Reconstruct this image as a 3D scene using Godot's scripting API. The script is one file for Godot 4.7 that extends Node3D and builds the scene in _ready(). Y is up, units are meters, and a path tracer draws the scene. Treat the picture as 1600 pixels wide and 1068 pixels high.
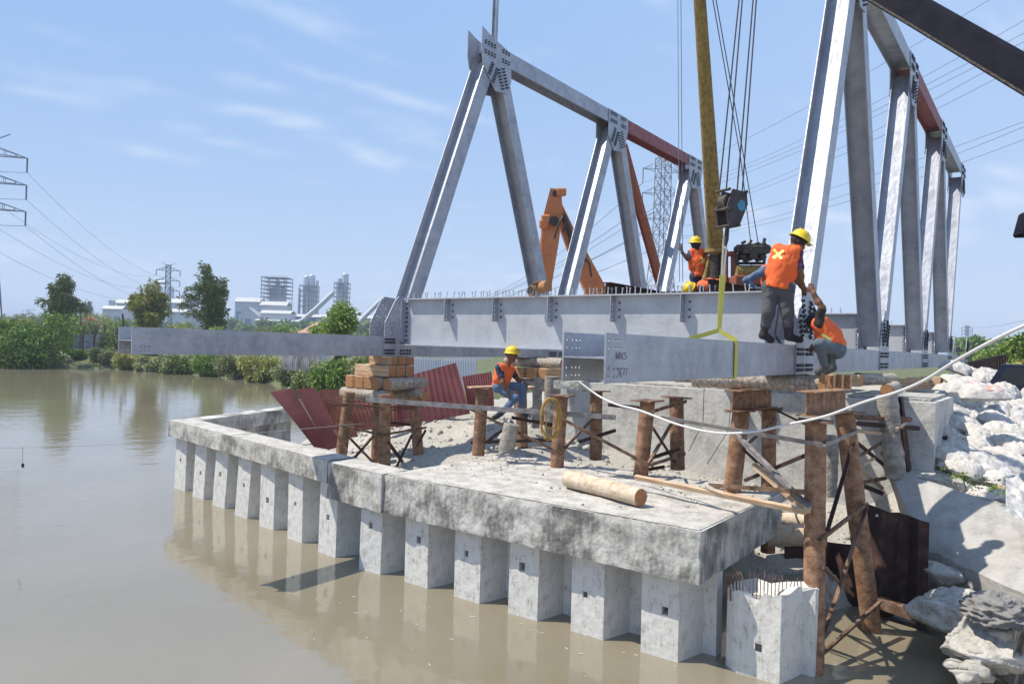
extends Node3D
# A truss bridge under assembly beside a muddy river. World axes: -Z runs along the bridge, +X across it, y = 0 is the water.

const F := 1147.0
const EYE := Vector3(0, 3.74, 0)
var fw: Vector3
var rt: Vector3
var upv: Vector3
var M := {}
var names := {}
var rng := RandomNumberGenerator.new()

func ray(px: float, py: float) -> Vector3:
	return fw + rt * ((px - 800.0) / F) + upv * ((534.0 - py) / F)
func at_y(px: float, py: float, y: float) -> Vector3:
	var d := ray(px, py)
	return EYE + d * ((y - EYE.y) / d.y)
func at_x(px: float, py: float, x: float) -> Vector3:
	var d := ray(px, py)
	return EYE + d * ((x - EYE.x) / d.x)
func at_z(px: float, py: float, z: float) -> Vector3:
	var d := ray(px, py)
	return EYE + d * ((z - EYE.z) / d.z)
func at_d(px: float, py: float, depth: float) -> Vector3:
	return EYE + ray(px, py) * depth
func depth_of(p: Vector3) -> float:
	return (p - EYE).dot(fw)

# ---------------------------------------------------------------- mesh building
class MB:
	var v := PackedVector3Array()
	var n := PackedVector3Array()
	var u := PackedVector2Array()
	var c := PackedColorArray()
	var ix := PackedInt32Array()
	var col := Color(1, 1, 1)
	var smooth := false
	func vert(p: Vector3, nn: Vector3, uv := Vector2.ZERO) -> int:
		v.append(p); n.append(nn); u.append(uv); c.append(col)
		return v.size() - 1
	func tri(a: Vector3, b: Vector3, d: Vector3) -> void:
		var nn := (d - a).cross(b - a).normalized()
		var i := vert(a, nn); vert(b, nn); vert(d, nn)
		ix.append(i); ix.append(i + 1); ix.append(i + 2)
	func quad(a: Vector3, b: Vector3, d: Vector3, e: Vector3) -> void:
		var nn := (d - a).cross(b - a).normalized()
		var i := vert(a, nn, Vector2(0, 0)); vert(b, nn, Vector2(1, 0)); vert(d, nn, Vector2(1, 1)); vert(e, nn, Vector2(0, 1))
		for k in [0, 1, 2, 0, 2, 3]: ix.append(i + k)
	# box from a centre and three half vectors
	func obox(o: Vector3, x: Vector3, y: Vector3, z: Vector3) -> void:
		if x.cross(y).dot(z) < 0: z = -z
		quad(o - x + y + z, o + x + y + z, o + x - y + z, o - x - y + z)
		quad(o + x + y - z, o - x + y - z, o - x - y - z, o + x - y - z)
		quad(o + x + y + z, o + x + y - z, o + x - y - z, o + x - y + z)
		quad(o - x + y - z, o - x + y + z, o - x - y + z, o - x - y - z)
		quad(o - x + y - z, o + x + y - z, o + x + y + z, o - x + y + z)
		quad(o - x - y + z, o + x - y + z, o + x - y - z, o - x - y - z)
	func box(o: Vector3, s: Vector3) -> void:
		obox(o, Vector3(s.x / 2, 0, 0), Vector3(0, s.y / 2, 0), Vector3(0, 0, s.z / 2))
	# box whose top edges are chamfered a little all round (8 corners cut)
	func cbox(o: Vector3, x: Vector3, y: Vector3, z: Vector3, b: float) -> void:
		var hx := x.length(); var hy := y.length(); var hz := z.length()
		var ex := x / hx; var ey := y / hy; var ez := z / hz
		if ex.cross(ey).dot(ez) < 0: ez = -ez
		for s in [1.0, -1.0]:
			_cf(o + ex * s * hx, ey, ez * s, hy - b, hz - b)
			_cf(o + ey * s * hy, ez, ex * s, hz - b, hx - b)
			_cf(o + ez * s * hz, ex, ey * s, hx - b, hy - b)
		for a in [[ex, hx, ey, hy, ez, hz], [ey, hy, ez, hz, ex, hx], [ez, hz, ex, hx, ey, hy]]:
			for s in [1.0, -1.0]:
				for t in [1.0, -1.0]:
					var p: Vector3 = o + a[0] * s * a[1] + a[2] * t * (a[3] - b)
					var q: Vector3 = o + a[0] * s * (a[1] - b) + a[2] * t * a[3]
					var l: Vector3 = a[4] * (a[5] - b)
					if s * t > 0: quad(p + l, q + l, q - l, p - l)
					else: quad(p - l, q - l, q + l, p + l)
	func _cf(o: Vector3, a: Vector3, b: Vector3, ha: float, hb: float) -> void:
		quad(o - a * ha + b * hb, o + a * ha + b * hb, o + a * ha - b * hb, o - a * ha - b * hb)
	# tube along points with radii; smooth sides, flat caps
	func tube(pts: Array, radii: Array, seg := 10, caps := true, wob := 0.0, sd := 0) -> void:
		var rows := []
		var ref := Vector3.UP
		var d0: Vector3 = (pts[1] - pts[0]).normalized()
		if absf(d0.dot(ref)) > 0.9: ref = Vector3.RIGHT
		var L := 0.0
		var rg := RandomNumberGenerator.new(); rg.seed = sd + 7
		for i in pts.size():
			var d: Vector3 = (pts[mini(i + 1, pts.size() - 1)] - pts[maxi(i - 1, 0)]).normalized()
			var a := d.cross(ref).normalized()
			var b := d.cross(a).normalized()
			ref = a.cross(d).normalized()
			if i > 0: L += pts[i].distance_to(pts[i - 1])
			var row := []
			for k in seg + 1:
				var t := TAU * (k % seg) / seg
				var nn := a * cos(t) + b * sin(t)
				var rr: float = radii[mini(i, radii.size() - 1)]
				if wob > 0.0: rr *= 1.0 + wob * sin(t * 3.0 + sd + i * 1.7) + rg.randf_range(-wob, wob) * 0.5 * float(k < seg)
				row.append(vert(pts[i] + nn * rr, nn, Vector2(float(k) / seg, L)))
			rows.append(row)
		for i in pts.size() - 1:
			for k in seg:
				for q in [rows[i][k], rows[i + 1][k], rows[i + 1][k + 1], rows[i][k], rows[i + 1][k + 1], rows[i][k + 1]]: ix.append(q)
		if caps:
			for e in [0, pts.size() - 1]:
				var d: Vector3 = d0 * -1.0 if e == 0 else (pts[e] - pts[e - 1]).normalized()
				var o := vert(pts[e], d, Vector2(0.5, 0.5))
				var ring := []
				for k in seg: ring.append(vert(v[rows[e][k]], d))
				for k in seg:
					var q := [o, ring[(k + 1) % seg], ring[k]] if e > 0 else [o, ring[k], ring[(k + 1) % seg]]
					for w in q: ix.append(w)
	# lathe round y at origin o, profile [r, y] points, smooth
	func lathe(o: Vector3, prof: Array, seg := 16, bs := Basis()) -> void:
		var rows := []
		for i in prof.size():
			var p0: Vector2 = prof[maxi(i - 1, 0)]
			var p1: Vector2 = prof[mini(i + 1, prof.size() - 1)]
			var t := (p1 - p0).normalized()
			var row := []
			for k in seg:
				var a := TAU * k / seg
				var nn := Vector3(cos(a) * t.y, -t.x, sin(a) * t.y)
				row.append(vert(o + bs * Vector3(cos(a) * prof[i].x, prof[i].y, sin(a) * prof[i].x), bs * nn))
			rows.append(row)
		for i in prof.size() - 1:
			for k in seg:
				var k2 := (k + 1) % seg
				for q in [rows[i][k], rows[i + 1][k2], rows[i + 1][k], rows[i][k], rows[i][k2], rows[i + 1][k2]]: ix.append(q)
	# extruded polygon: poly in 2D (x,y) placed by origin and axes, thickness along z axis from 0 to t
	func prism(poly: PackedVector2Array, o: Vector3, x: Vector3, y: Vector3, z: Vector3, t: float, sides := true) -> void:
		var tr := Geometry2D.triangulate_polygon(poly)
		var flip := Geometry2D.is_polygon_clockwise(poly)
		for i in range(0, tr.size(), 3):
			var a := poly[tr[i]]; var b := poly[tr[i + 1]]; var d := poly[tr[i + 2]]
			tri(o + x * a.x + y * a.y, o + x * b.x + y * b.y, o + x * d.x + y * d.y)
			tri(o + x * d.x + y * d.y + z * t, o + x * b.x + y * b.y + z * t, o + x * a.x + y * a.y + z * t)
		if not sides: return
		for i in poly.size():
			var a := poly[i]; var b := poly[(i + 1) % poly.size()]
			if flip:
				var w := a; a = b; b = w
			var pa := o + x * a.x + y * a.y; var pb := o + x * b.x + y * b.y
			quad(pa, pa + z * t, pb + z * t, pb)
	# plate with real holes: the polygon is cut in strips through the hole centres, so each hole becomes a notch
	func plate(poly: PackedVector2Array, holes: Array, hr: float, o: Vector3, x: Vector3, y: Vector3, z: Vector3, t: float) -> void:
		if holes.is_empty():
			prism(poly, o, x, y, z, t); return
		var xs := []
		for h in holes:
			var known := false
			for q in xs:
				if absf(q - h.x) < 0.001: known = true
			if not known: xs.append(h.x)
		xs.sort()
		xs.push_front(-100.0); xs.append(100.0)
		for i in xs.size() - 1:
			var strip := PackedVector2Array([Vector2(xs[i], -100), Vector2(xs[i + 1], -100), Vector2(xs[i + 1], 100), Vector2(xs[i], 100)])
			var pieces := Geometry2D.intersect_polygons(poly, strip)
			for h in holes:
				if h.x < xs[i] - 0.001 or h.x > xs[i + 1] + 0.001: continue
				var oct := PackedVector2Array()
				for k in 8: oct.append(h + Vector2.from_angle(TAU * (k + 0.5) / 8) * hr)
				var nxt := []
				for pc in pieces: nxt.append_array(Geometry2D.clip_polygons(pc, oct))
				pieces.assign(nxt)
			for pc in pieces: prism(pc, o, x, y, z, t)
	# H or I member from a to b. side: normal of the flanges; gap: overall depth across the flanges; fwid: flange width
	func hbeam(a: Vector3, b: Vector3, side: Vector3, gap: float, fwid: float, tf: float, tw: float) -> void:
		var ax := (b - a).normalized()
		var s := (side - ax * side.dot(ax)).normalized()
		var w := ax.cross(s)
		var m := (a + b) / 2; var l := ax * (a.distance_to(b) / 2)
		obox(m + s * (gap / 2 - tf / 2), l, w * (fwid / 2), s * (tf / 2))
		obox(m - s * (gap / 2 - tf / 2), l, w * (fwid / 2), s * (tf / 2))
		obox(m, l, s * (gap / 2 - tf), w * (tw / 2))
	func bar(a: Vector3, b: Vector3, w: float, h: float, side := Vector3.UP) -> void:
		var ax := (b - a).normalized()
		if absf(ax.dot(side)) > 0.95: side = Vector3.RIGHT
		var s := (side - ax * side.dot(ax)).normalized()
		obox((a + b) / 2, ax * (a.distance_to(b) / 2), ax.cross(s) * (w / 2), s * (h / 2))
	# L-shaped angle iron
	func angle(a: Vector3, b: Vector3, w: float, side := Vector3.UP, t := 0.008) -> void:
		var ax := (b - a).normalized()
		if absf(ax.dot(side)) > 0.95: side = Vector3.RIGHT
		var s := (side - ax * side.dot(ax)).normalized()
		var k := ax.cross(s)
		var l := ax * (a.distance_to(b) / 2)
		obox((a + b) / 2 - s * (w / 2 - t / 2), l, k * (w / 2), s * (t / 2))
		obox((a + b) / 2 + k * (w / 2 - t / 2) + s * (t / 2), l, k * (t / 2), s * (w / 2 - t / 2))
	func bolt(p: Vector3, nn: Vector3, r: float, h: float) -> void:
		var a := nn.cross(Vector3(0.31, 0.9, 0.27)).normalized()
		var b := nn.cross(a)
		var ring := []
		for k in 6: ring.append(a * cos(TAU * k / 6) * r + b * sin(TAU * k / 6) * r)
		for k in 6:
			var q: Vector3 = ring[k]; var s: Vector3 = ring[(k + 1) % 6]
			quad(p + q + nn * h, p + s + nn * h, p + s, p + q)
			tri(p + nn * h, p + s + nn * h, p + q + nn * h)
	# height-field patch, rows of points, smooth normals
	func patch(g: Array, closed := false) -> void:
		var R := g.size(); var Cn: int = g[0].size()
		var base := v.size()
		for i in R:
			for j in Cn:
				var du: Vector3 = g[mini(i + 1, R - 1)][j] - g[maxi(i - 1, 0)][j]
				var j1 := (j + 1) % Cn if closed else mini(j + 1, Cn - 1)
				var j0 := (j - 1 + Cn) % Cn if closed else maxi(j - 1, 0)
				var dv: Vector3 = g[i][j1] - g[i][j0]
				vert(g[i][j], du.cross(dv).normalized(), Vector2(float(j) / Cn, float(i) / R))
		for i in R - 1:
			for j in (Cn if closed else Cn - 1):
				var j2 := (j + 1) % Cn
				var a := base + i * Cn + j; var b := base + i * Cn + j2
				var d := base + (i + 1) * Cn + j2; var e := base + (i + 1) * Cn + j
				for q in [a, b, d, a, d, e]: ix.append(q)
	func mesh(m: Material) -> ArrayMesh:
		var a := []
		a.resize(Mesh.ARRAY_MAX)
		a[Mesh.ARRAY_VERTEX] = v; a[Mesh.ARRAY_NORMAL] = n; a[Mesh.ARRAY_TEX_UV] = u; a[Mesh.ARRAY_COLOR] = c; a[Mesh.ARRAY_INDEX] = ix
		var am := ArrayMesh.new()
		am.add_surface_from_arrays(Mesh.PRIMITIVE_TRIANGLES, a)
		if m: am.surface_set_material(0, m)
		return am

# ---------------------------------------------------------------- nodes
func numbered(called: String) -> String:
	var k: int = names.get(called, 0)
	names[called] = k + 1
	return called if k == 0 else "%s_%03d" % [called, k]
func meta(o: Node, label: String, cat: String, group := "", kind := "") -> void:
	if label: o.set_meta("label", label)
	if cat: o.set_meta("category", cat)
	if group: o.set_meta("group", group)
	if kind: o.set_meta("kind", kind)
func thing(called: String, label: String, cat: String, at := Vector3.ZERO, group := "") -> Node3D:
	var o := Node3D.new(); o.name = numbered(called); o.position = at
	add_child(o); meta(o, label, cat, group)
	return o
func one(called: String, mb: MB, m: Material, label: String, cat: String, group := "", kind := "") -> MeshInstance3D:
	var o := MeshInstance3D.new(); o.name = numbered(called); o.mesh = mb.mesh(m)
	add_child(o); meta(o, label, cat, group, kind)
	return o
func part(parent: Node, called: String, mb: MB, m: Material, label := "", kind := "") -> MeshInstance3D:
	return inst(parent, called, mb.mesh(m), Transform3D(), label, kind)
func inst(parent: Node, called: String, me: Mesh, tf := Transform3D(), label := "", kind := "") -> MeshInstance3D:
	var o := MeshInstance3D.new(); o.name = called; o.mesh = me; o.transform = tf
	parent.add_child(o, true)
	if label: o.set_meta("label", label)
	if kind: o.set_meta("kind", kind)
	return o
func copy(src: Node3D, at: Vector3, label := "", basis := Basis()) -> Node3D:
	var nm: String = src.get_meta("stem", src.name)
	var r: Node3D = src.duplicate(); r.name = numbered(nm); add_child(r)
	r.transform = Transform3D(basis, at)
	if label: r.set_meta("label", label)
	return r

# ---------------------------------------------------------------- textures and materials
func noise_img(sd: int, freq: float, oct: int, w: int, h: int, kind := 0) -> Image:
	var fn := FastNoiseLite.new()
	fn.seed = sd; fn.frequency = freq; fn.fractal_octaves = oct
	fn.noise_type = FastNoiseLite.TYPE_SIMPLEX_SMOOTH if kind == 0 else FastNoiseLite.TYPE_CELLULAR
	return fn.get_seamless_image(w, h)
# stops: [[t, sRGB colour], ...]; layers: [[seed, freq, octaves, weight, stretch_x, stretch_y, kind]]
func tex(layers: Array, stops: Array, size := 512, contrast := 1.0) -> ImageTexture:
	var data := []
	for l in layers:
		var w := int(size / l[4]); var h := int(size / l[5])
		var im := noise_img(l[0], l[1], l[2], w, h, l[6] if l.size() > 6 else 0)
		if w != size or h != size: im.resize(size, size, Image.INTERPOLATE_CUBIC)
		im.convert(Image.FORMAT_L8)
		data.append(im.get_data())
	var lut := []
	for i in 256:
		var t := i / 255.0
		var c: Color = stops[0][1]
		for k in stops.size() - 1:
			if t >= stops[k][0]:
				c = (stops[k][1] as Color).lerp(stops[k + 1][1], clampf((t - stops[k][0]) / maxf(stops[k + 1][0] - stops[k][0], 0.0001), 0, 1))
		lut.append(c)
	var out := PackedByteArray(); out.resize(size * size * 3)
	var wsum := 0.0
	for l in layers: wsum += l[3]
	for i in size * size:
		var t := 0.0
		for k in layers.size(): t += data[k][i] * layers[k][3]
		t = (t / wsum / 255.0 - 0.5) * contrast + 0.5
		var c: Color = lut[clampi(int(t * 255.0), 0, 255)]
		out[i * 3] = c.r8; out[i * 3 + 1] = c.g8; out[i * 3 + 2] = c.b8
	var img := Image.create_from_data(size, size, false, Image.FORMAT_RGB8, out)
	img.generate_mipmaps()
	return ImageTexture.create_from_image(img)
func bump(layers: Array, strength: float, size := 512) -> ImageTexture:
	var acc: Image = null
	for l in layers:
		var w := int(size / l[4]); var h := int(size / l[5])
		var im := noise_img(l[0], l[1], l[2], w, h, l[6] if l.size() > 6 else 0)
		if w != size or h != size: im.resize(size, size, Image.INTERPOLATE_CUBIC)
		im.convert(Image.FORMAT_RGBA8)
		if acc == null: acc = im
		else:
			var a := acc.get_data(); var b := im.get_data()
			for i in range(0, a.size(), 4):
				var q := int(a[i] * (1.0 - l[3]) + b[i] * l[3])
				a[i] = q; a[i + 1] = q; a[i + 2] = q
			acc = Image.create_from_data(size, size, false, Image.FORMAT_RGBA8, a)
	acc.bump_map_to_normal_map(strength)
	acc.generate_mipmaps()
	return ImageTexture.create_from_image(acc)
func C(r: float, g: float, b: float) -> Color:      # linear base colour -> sRGB
	return Color(r, g, b).linear_to_srgb()
func mat(called: String, col: Color, rough := 0.8, metal := 0.0, albedo: Texture2D = null, normal: Texture2D = null, scale := 1.0, nscale := 1.0, world := true) -> StandardMaterial3D:
	var m := StandardMaterial3D.new()
	m.resource_name = called
	m.albedo_color = col; m.roughness = rough; m.metallic = metal
	if albedo or normal:
		m.uv1_triplanar = true; m.uv1_world_triplanar = world
		m.uv1_scale = Vector3.ONE * scale
		if albedo: m.albedo_texture = albedo
		if normal:
			m.normal_enabled = true; m.normal_texture = normal; m.normal_scale = nscale
	M[called] = m
	return m

func make_materials() -> void:
	var W := Color(1, 1, 1)
	var fine := [21, 0.09, 4, 1.0, 1, 1]
	var n_rough := bump([[3, 0.03, 5, 1, 1, 1]], 6.0, 512)
	var n_fine := bump([[5, 0.08, 4, 1, 1, 1]], 3.0, 256)
	# galvanised steel: mottled blue-grey zinc
	mat("zinc", W, 0.44, 0.35, tex([[11, 0.012, 4, 1.0, 1, 1], fine, [14, 0.04, 3, 0.25, 1, 6], [15, 0.004, 3, 1.1, 1, 1], [16, 0.02, 3, .5, 7, 1]], [[0.0, C(.21, .225, .27)], [.3, C(.295, .315, .37)], [.55, C(.37, .39, .445)], [1.0, C(.47, .49, .54)]], 1024, 1.6), n_fine, 0.3, 0.12)
	mat("girder_paint", W, 0.5, 0.15, tex([[31, 0.008, 4, 1.0, 1, 1], [32, 0.08, 3, .5, 1, 1], [33, 0.04, 3, .25, 1, 6]], [[0, C(.33, .35, .385)], [.35, C(.42, .44, .48)], [1, C(.50, .52, .56)]], 512, 1.4), n_fine, 0.35, 0.08)
	mat("primer_red", W, 0.6, 0.0, tex([[41, 0.02, 4, 1, 1, 1]], [[0, C(.19, .055, .065)], [1, C(.33, .12, .12)]], 256), n_fine, 0.7, 0.1)
	mat("primer_orange", W, 0.65, 0.0, tex([[43, 0.02, 4, 1, 1, 1]], [[0, C(.22, .07, .045)], [1, C(.34, .12, .07)]], 256), n_fine, 0.7, 0.1)
	mat("bolt_steel", C(.045, .045, .055), 0.55, 0.4)
	mat("foam", C(.72, .70, .66), 0.9)
	mat("hole_zinc", C(.55, .56, .6), 0.5, 0.2)
	# concrete
	mat("pile_concrete", W, 0.88, 0.0, tex([[51, 0.012, 5, 1.0, 1, 1], [52, 0.05, 4, .6, 1, 1], [53, 0.05, 3, .7, 1, 8], [54, 0.2, 2, .35, 1, 1]], [[0, C(.24, .225, .20)], [.2, C(.44, .425, .40)], [.38, C(.59, .58, .555)], [1, C(.69, .68, .66)]], 1024, 1.6), n_rough, 0.4, 0.22)
	mat("stained_concrete", W, 0.92, 0.0, tex([[61, 0.004, 4, 2.2, 1, 1], [62, 0.05, 5, .55, 1, 1], [63, 0.05, 4, .75, 1, 5], [64, 0.15, 3, .3, 1, 1], [65, 0.014, 3, .9, 1, 2]], [[0, C(.10, .098, .092)], [.28, C(.18, .175, .165)], [.48, C(.33, .32, .30)], [.66, C(.46, .45, .425)], [1, C(.58, .57, .545)]], 1024, 2.1), n_rough, 0.22, 0.5)
	mat("cap_top", W, 0.95, 0.0, tex([[71, 0.010, 5, 1, 1, 1], [72, 0.06, 4, .6, 1, 1]], [[0, C(.27, .255, .23)], [.45, C(.42, .40, .37)], [1, C(.56, .54, .51)]], 512, 1.5), n_rough, 0.5, 0.45)
	mat("abutment_concrete", W, 0.9, 0.0, tex([[81, 0.009, 5, 1, 1, 1], [82, 0.05, 4, .4, 1, 1], [83, 0.02, 3, .5, 1, 5]], [[0, C(.30, .295, .28)], [.5, C(.50, .49, .465)], [1, C(.60, .59, .57)]], 512, 1.3), n_rough, 0.4, 0.25)
	mat("rubble", W, 0.95, 0.0, tex([[91, 0.015, 5, 1, 1, 1], [92, 0.08, 4, .8, 1, 1]], [[0, C(.20, .19, .17)], [.45, C(.38, .365, .335)], [1, C(.56, .545, .515)]], 512, 1.7), n_rough, 0.6, 0.9)
	mat("gravel", W, 1.0, 0.0, tex([[101, 0.03, 5, 1, 1, 1], [102, 0.15, 3, .9, 1, 1]], [[0, C(.24, .22, .195)], [.45, C(.40, .38, .34)], [1, C(.56, .54, .50)]], 512, 1.5), bump([[7, 0.05, 5, 1, 1, 1], [8, .15, 3, .4, 1, 1]], 9.0, 512), 0.7, 1.2)
	mat("stone", W, 0.95, 0.0, tex([[103, 0.03, 4, 1, 1, 1]], [[0, C(.26, .25, .22)], [1, C(.52, .50, .46)]], 256), n_rough, 1.2, 0.6, false)
	# rust
	mat("rust_pipe", W, 0.82, 0.1, tex([[111, 0.014, 5, 1, 1, 1], [112, 0.07, 4, .7, 1, 1]], [[0, C(.09, .045, .028)], [.35, C(.215, .112, .064)], [.65, C(.33, .19, .112)], [1, C(.44, .30, .205)]], 512, 1.5), n_rough, 0.8, 0.3)
	mat("rust_dark", W, 0.85, 0.1, tex([[113, 0.02, 5, 1, 1, 1], [114, 0.03, 4, .7, 1, 6]], [[0, C(.028, .017, .016)], [.6, C(.07, .036, .030)], [1, C(.15, .07, .048)]], 256, 1.5), n_rough, 0.7, 0.3)
	mat("rust_bar", W, 0.8, 0.15, tex([[115, 0.02, 5, 1, 1, 1]], [[0, C(.07, .038, .026)], [.6, C(.18, .105, .068)], [1, C(.34, .23, .165)]], 256, 1.4), n_rough, 0.9, 0.2)
	mat("grey_bar", W, 0.6, 0.2, tex([[116, 0.02, 5, 1, 1, 1]], [[0, C(.14, .13, .13)], [1, C(.36, .34, .34)]], 256, 1.4), n_fine, 0.9, 0.2)
	# timber
	mat("cut_timber", W, 0.85, 0.0, tex([[121, 0.02, 4, 1, 10, 1], [122, 0.05, 3, .5, 1, 1]], [[0, C(.30, .175, .10)], [.5, C(.50, .345, .215)], [1, C(.66, .51, .36)]], 512, 1.4), n_fine, 1.0, 0.25)
	mat("log_end", W, 0.85, 0.0, tex([[123, 0.04, 4, 1, 1, 1]], [[0, C(.26, .11, .045)], [1, C(.52, .28, .13)]], 256), n_fine, 2.0, 0.3)
	mat("bark", W, 0.95, 0.0, tex([[124, 0.02, 5, 1, 1, 1], [125, 0.06, 4, .8, 1, 1]], [[0, C(.13, .105, .085)], [.45, C(.33, .285, .24)], [1, C(.56, .52, .46)]], 512, 1.7), n_rough, 1.1, 0.8)
	mat("pale_log", W, 0.9, 0.0, tex([[126, 0.02, 5, 1, 1, 1], [127, 0.03, 4, .8, 6, 1]], [[0, C(.33, .22, .13)], [.4, C(.52, .42, .31)], [1, C(.68, .62, .53)]], 512, 1.4), n_rough, 0.9, 0.5)
	mat("palm_trunk", W, 0.95, 0.0, tex([[128, 0.03, 4, 1, 1, 1], [129, 0.02, 3, 1, 6, 1]], [[0, C(.17, .15, .13)], [1, C(.47, .44, .40)]], 256, 1.4), n_rough, 1.2, 0.7)
	mat("plank", W, 0.85, 0.0, tex([[130, 0.03, 4, 1, 8, 1]], [[0, C(.38, .24, .14)], [1, C(.66, .50, .36)]], 256, 1.3), n_fine, 1.3, 0.2)
	mat("red_sheet", W, 0.55, 0.1, tex([[131, 0.012, 4, 1, 1, 1], [132, 0.03, 3, .6, 1, 8]], [[0, C(.16, .045, .047)], [1, C(.31, .11, .105)]], 256, 1.3), null, 0.5)
	mat("rust_sheet", W, 0.7, 0.1, tex([[133, 0.012, 4, 1, 1, 1], [134, 0.03, 3, .6, 1, 8]], [[0, C(.15, .048, .035)], [.6, C(.27, .10, .07)], [1, C(.38, .18, .115)]], 256, 1.4), null, 0.5)
	mat("grey_sheet", C(.52, .55, .6), 0.5, 0.2)
	# cloth, bags
	mat("sack", W, 0.8, 0.0, tex([[141, 0.02, 5, 1, 1, 1], [142, 0.05, 3, .4, 1, 1]], [[0, C(.30, .275, .24)], [.3, C(.46, .44, .415)], [1, C(.60, .59, .58)]], 512, 1.5), bump([[143, 0.012, 4, 1, 1, 1]], 14.0, 512), 0.9, 0.8, false)
	mat("sack_grey", W, 0.8, 0.0, tex([[144, 0.02, 5, 1, 1, 1]], [[0, C(.30, .29, .28)], [1, C(.56, .56, .57)]], 256, 1.3), bump([[145, 0.012, 4, 1, 1, 1]], 14.0, 256), 0.9, 0.8, false)
	mat("rag", W, 0.95, 0.0, tex([[146, 0.02, 5, 1, 1, 1]], [[0, C(.13, .125, .12)], [1, C(.30, .29, .285)]], 256), n_rough, 1.5, 0.6)
	mat("sling_yellow", C(.50, .46, .09), 0.8)
	mat("cable_white", C(.62, .62, .64), 0.5)
	mat("rope_yellow", C(.42, .25, .06), 0.85)
	mat("wire_black", C(.03, .03, .035), 0.6)
	mat("wire_grey", C(.20, .21, .24), 0.5, 0.3)
	# machines
	mat("boom_yellow", W, 0.7, 0.0, tex([[151, 0.03, 5, 1, 1, 1], [152, 0.03, 3, .6, 1, 5]], [[0, C(.05, .038, .016)], [.35, C(.23, .16, .045)], [1, C(.40, .29, .095)]], 512, 1.6), n_fine, 0.6, 0.2)
	mat("digger_orange", W, 0.5, 0.0, tex([[153, 0.02, 4, 1, 1, 1]], [[0, C(.48, .145, .045)], [1, C(.66, .24, .09)]], 256), null, 0.5)
	mat("digger_dark", C(.05, .045, .045), 0.6)
	mat("crane_black", W, 0.7, 0.0, tex([[154, 0.02, 4, 1, 1, 1]], [[0, C(.008, .008, .014)], [1, C(.020, .020, .032)]], 256), null, 0.5).metallic_specular = 0.2
	mat("hook_dark", W, 0.6, 0.2, tex([[155, 0.03, 4, 1, 1, 1]], [[0, C(.025, .02, .025)], [1, C(.10, .07, .075)]], 256), n_fine, 1.0, 0.3)
	mat("hook_blue", C(.05, .22, .36), 0.6)
	mat("oil_metal", W, 0.5, 0.3, tex([[156, 0.05, 4, 1, 1, 1]], [[0, C(.015, .013, .012)], [.7, C(.075, .06, .045)], [1, C(.22, .18, .13)]], 256, 1.5), n_fine, 2.0, 0.3)
	mat("car_blue", C(.012, .018, .05), 0.2, 0.3)
	mat("car_glass", C(.02, .025, .03), 0.08)
	mat("tyre", C(.02, .02, .02), 0.9)
	mat("car_light", C(.6, .6, .65), 0.2)
	# buildings
	mat("shed_white", C(.52, .54, .57), 0.7)
	mat("shed_roof", C(.54, .53, .51), 0.6)
	mat("shed_blue", C(.06, .12, .30), 0.6)
	mat("glass_blue", C(.14, .22, .33), 0.3)
	mat("plant_steel", C(.23, .24, .28), 0.6, 0.2)
	mat("plant_silver", C(.50, .52, .57), 0.45, 0.3)
	mat("tile_roof", C(.42, .24, .19), 0.85)
	mat("fence_panel", W, 0.9, 0.0, tex([[161, 0.02, 4, 1, 1, 1], [162, 0.03, 3, .6, 1, 6]], [[0, C(.15, .145, .14)], [.5, C(.34, .335, .34)], [1, C(.46, .46, .47)]], 256, 1.3), n_fine, 0.3, 0.2)
	mat("fence_post", C(.14, .105, .09), 0.9)
	mat("pylon_steel", C(.17, .18, .20), 0.6, 0.3)
	# people
	mat("vest", C(.78, .125, .025), 0.75)
	mat("vest_mark", C(.80, .80, .22), 0.6)
	mat("helmet", C(.75, .52, .02), 0.35)
	var sk := mat("body", W, 0.85); sk.vertex_color_use_as_albedo = true
	# leaves
	for a in [["leaf_dark", .19, .235, .07], ["leaf_mid", .19, .28, .05], ["leaf_light", .27, .36, .08], ["leaf_olive", .35, .35, .11], ["leaf_grey", .27, .30, .14]]:
		var m := mat(a[0], W, 0.65)
		m.vertex_color_use_as_albedo = true
		m.albedo_color = C(a[1], a[2], a[3])
		m.cull_mode = BaseMaterial3D.CULL_DISABLED
		m.backlight_enabled = true; m.backlight = C(a[1] * .9, a[2] * .95, a[3] * .6)
	mat("stem", C(.11, .085, .06), 0.95)
	mat("ground_grass", W, 1.0, 0.0, tex([[171, 0.02, 5, 1, 1, 1], [172, 0.09, 4, .8, 1, 1]], [[0, C(.045, .06, .022)], [.5, C(.10, .12, .05)], [1, C(.22, .20, .12)]], 512, 1.4), n_rough, 0.12, 0.8)
	# river: silty water
	var wn := bump([[181, 0.008, 4, 1, 1, 1], [182, 0.03, 3, .35, 1, 1]], 3.2, 1024)
	var wm := mat("water", W, 0.08, 0.0, tex([[183, 0.008, 4, 1, 1, 1]], [[0, C(.200, .172, .118)], [1, C(.245, .216, .158)]], 256), wn, 0.06, 0.17)
	wm.metallic_specular = 0.8

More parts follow.
